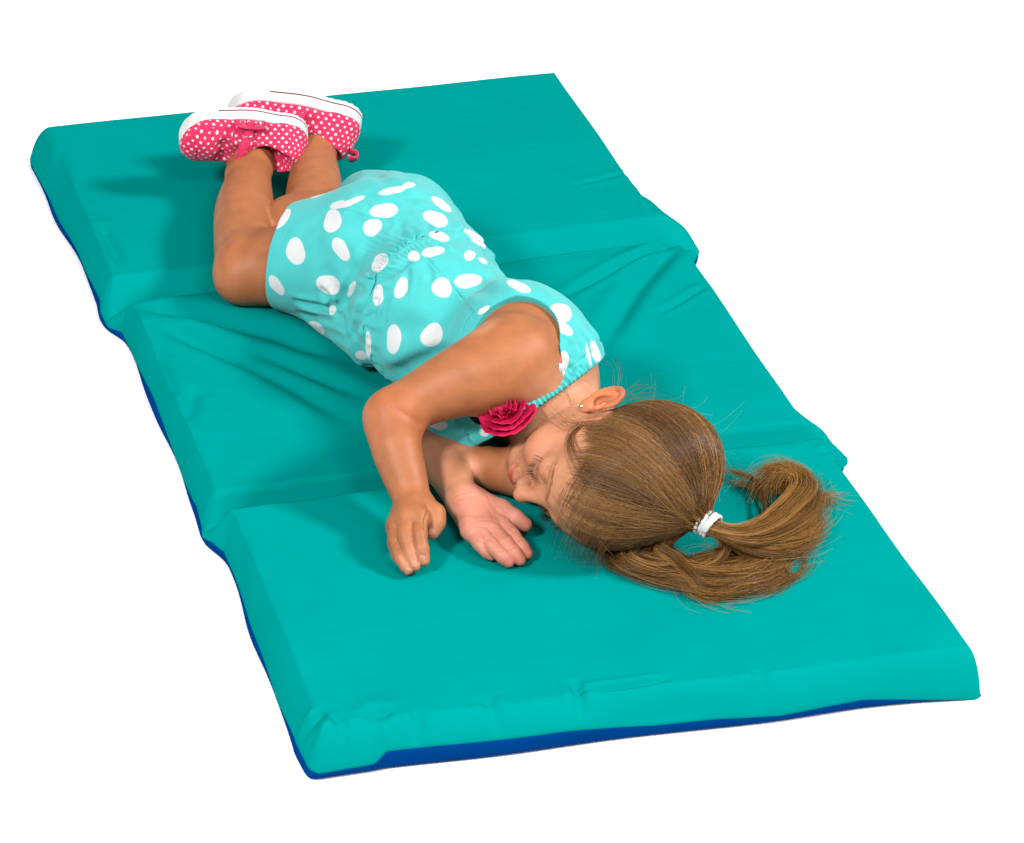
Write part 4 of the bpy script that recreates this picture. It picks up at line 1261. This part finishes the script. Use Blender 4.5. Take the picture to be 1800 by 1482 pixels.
# white elastic round the ponytail
ax_ = unit(at(1262, 931, .095) - at(1228, 910, .1)); ce = at(1240, 918, .098); u_ = unit(np.cross(ax_, (0, 0, 1))); v_ = np.cross(ax_, u_); parts = []
for k, off in enumerate((-.0090, -.0048, -.0006, .0036, .0076)):
    a = np.linspace(0, 2 * math.pi, 37)[:-1]; R_ = .0120 - .0002 * k + .0004 * math.sin(k * 2.1)
    ring = np.array([ce + ax_ * (off + .0014 * math.sin(t + k)) + (u_ * math.cos(t) + v_ * math.sin(t)) * R_ * (1 + .02 * math.sin(5 * t + k)) for t in a])
    V = []; F = []; nn2 = 10
    for i in range(36):
        o = unit(ring[i] - ce - ax_ * ((ring[i] - ce) @ ax_))
        for j in range(nn2):
            b = 2 * math.pi * j / nn2; V.append(ring[i] + (o * math.cos(b) + ax_ * math.sin(b)) * (.0021 + .0002 * math.sin(i * 1.9 + k)))
    for i in range(36):
        for j in range(nn2):
            i2 = (i + 1) % 36; j2 = (j + 1) % nn2; F.append((i * nn2 + j, i * nn2 + j2, i2 * nn2 + j2, i2 * nn2 + j))
    parts.append((V, F))
V, F = merge(parts); tie = newmesh('hair_tie', V, F, M_tie, PONY); tie['label'] = 'white elastic hair tie'

# lashes, brows, earring
def make_lashes():
    rng = np.random.default_rng(5); P_ = []
    for s in (1, -1):
        l = spline([(s*.0175,.0765,-.0090),(s*.023,.0782,-.0128),(s*.030,.0782,-.0148),(s*.038,.0730,-.0122),(s*.0445,.0662,-.0078)], 40)
        for k in range(58):
            i = int(rng.integers(1, 39)); p = l[i]; f = i / 39
            d = unit(np.array([s * (.10 + .85 * (f - .35)), .75 - .3 * f, -.55])); L_ = rng.uniform(.0055, .0090) * (.75 + .5 * f)
            t = np.linspace(0, 1, 8)[:, None]
            P_.append(p + d * L_ * t + np.array([0, .0012, .0022]) * t ** 2 * (L_ / .007) + rng.normal(size=3) * .0009 * t)
        P = np.array(P_); P = w_(P.reshape(-1, 3)).reshape(P.shape); P_ = []
        V, Q = strands(P, .00020, .00005); newmesh('eyelashes', V, Q, M_lash, person)
    for s in (1, -1):
        c = onskin(spline([(s*.012,.080,.0165),(s*.022,.078,.0200),(s*.034,.070,.0205),(s*.044,.058,.0165)], 40), .0004)
        for k in range(70):
            i = int(rng.integers(0, 39)); p = c[i] + rng.normal(size=3) * .0010
            d = unit(np.array([s * .8, -.35, .25 - i / 60])); t = np.linspace(0, 1, 5)[:, None]
            P_.append(p + d * .0050 * t + np.array([0, .0006, 0]))
        P = np.array(P_); P[:] = onface(P.reshape(-1, 3)).reshape(P.shape); P = w_(P.reshape(-1, 3)).reshape(P.shape); P_ = []
        V, Q = strands(P, .00009, .00003); o = newmesh('eyebrows', V, Q, M_hair, person); attr_c(o, 'Col', np.tile(MID * 2.2, (len(V), 1)))
def onface(P):
    e = .001
    for _ in range(3):
        f = lambda X: HEAD(np.asarray(X, f32)).astype(float)
        g = unit_rows(np.stack([f(P + e * np.eye(3)[i]) - f(P - e * np.eye(3)[i]) for i in range(3)], -1))
        P = P - g * (f(P) - .0003)[:, None]
    return P
make_lashes()
er = hit(BODY, 1022, 714)
V, Q = polygonise(EL(er, (.0022, .0022, .0022)), er - .004, er + .004, .0005); newmesh('earring', V, Q, M_metal, person)
# ------------------------------------------------------------------ camera, light, render
cd = bpy.data.cameras.new('camera'); co = bpy.data.objects.new('camera', cd); SC.collection.objects.link(co)
from mathutils import Matrix
Mw = Matrix(((CR[0][0], -CR[1][0], -CR[2][0], CC[0]), (CR[0][1], -CR[1][1], -CR[2][1], CC[1]),
             (CR[0][2], -CR[1][2], -CR[2][2], CC[2]), (0, 0, 0, 1)))
co.matrix_world = Mw
cd.sensor_width = 36; cd.lens = 36 * FPX / 1800; cd.clip_end = 60; cd.clip_start = .05
SC.camera = co
w = bpy.data.worlds.new('World'); SC.world = w; w.use_nodes = True
w.node_tree.nodes['Background'].inputs['Color'].default_value = (1, 1, 1, 1)
w.node_tree.nodes['Background'].inputs['Strength'].default_value = .33

def area(name, loc, tgt, size, power, col=(1, 1, 1)):
    l = bpy.data.lights.new(name, 'AREA'); l.shape = 'DISK'; l.size = size; l.energy = power; l.color = col
    o = bpy.data.objects.new(name, l); SC.collection.objects.link(o); o.location = loc
    o.rotation_euler = (Vector(tgt) - Vector(loc)).to_track_quat('-Z', 'Y').to_euler()
    return o
area('studio_lamp', (-2.6, -1.5, 3.2), (.25, .75, .05), .75, 172)
area('studio_lamp', (3.2, -.8, 3.3), (.25, .75, .05), .75, 198)
area('studio_lamp', (.2, -2.6, 3.6), (.3, .6, .05), 1.2, 66)

SC.render.engine = 'CYCLES'
SC.view_settings.view_transform = 'Standard'; SC.view_settings.look = 'None'
SC.view_settings.exposure = .47; SC.view_settings.gamma = 1; SC.view_settings.use_curve_mapping = False
SC.render.resolution_x = 1024; SC.render.resolution_y = 843
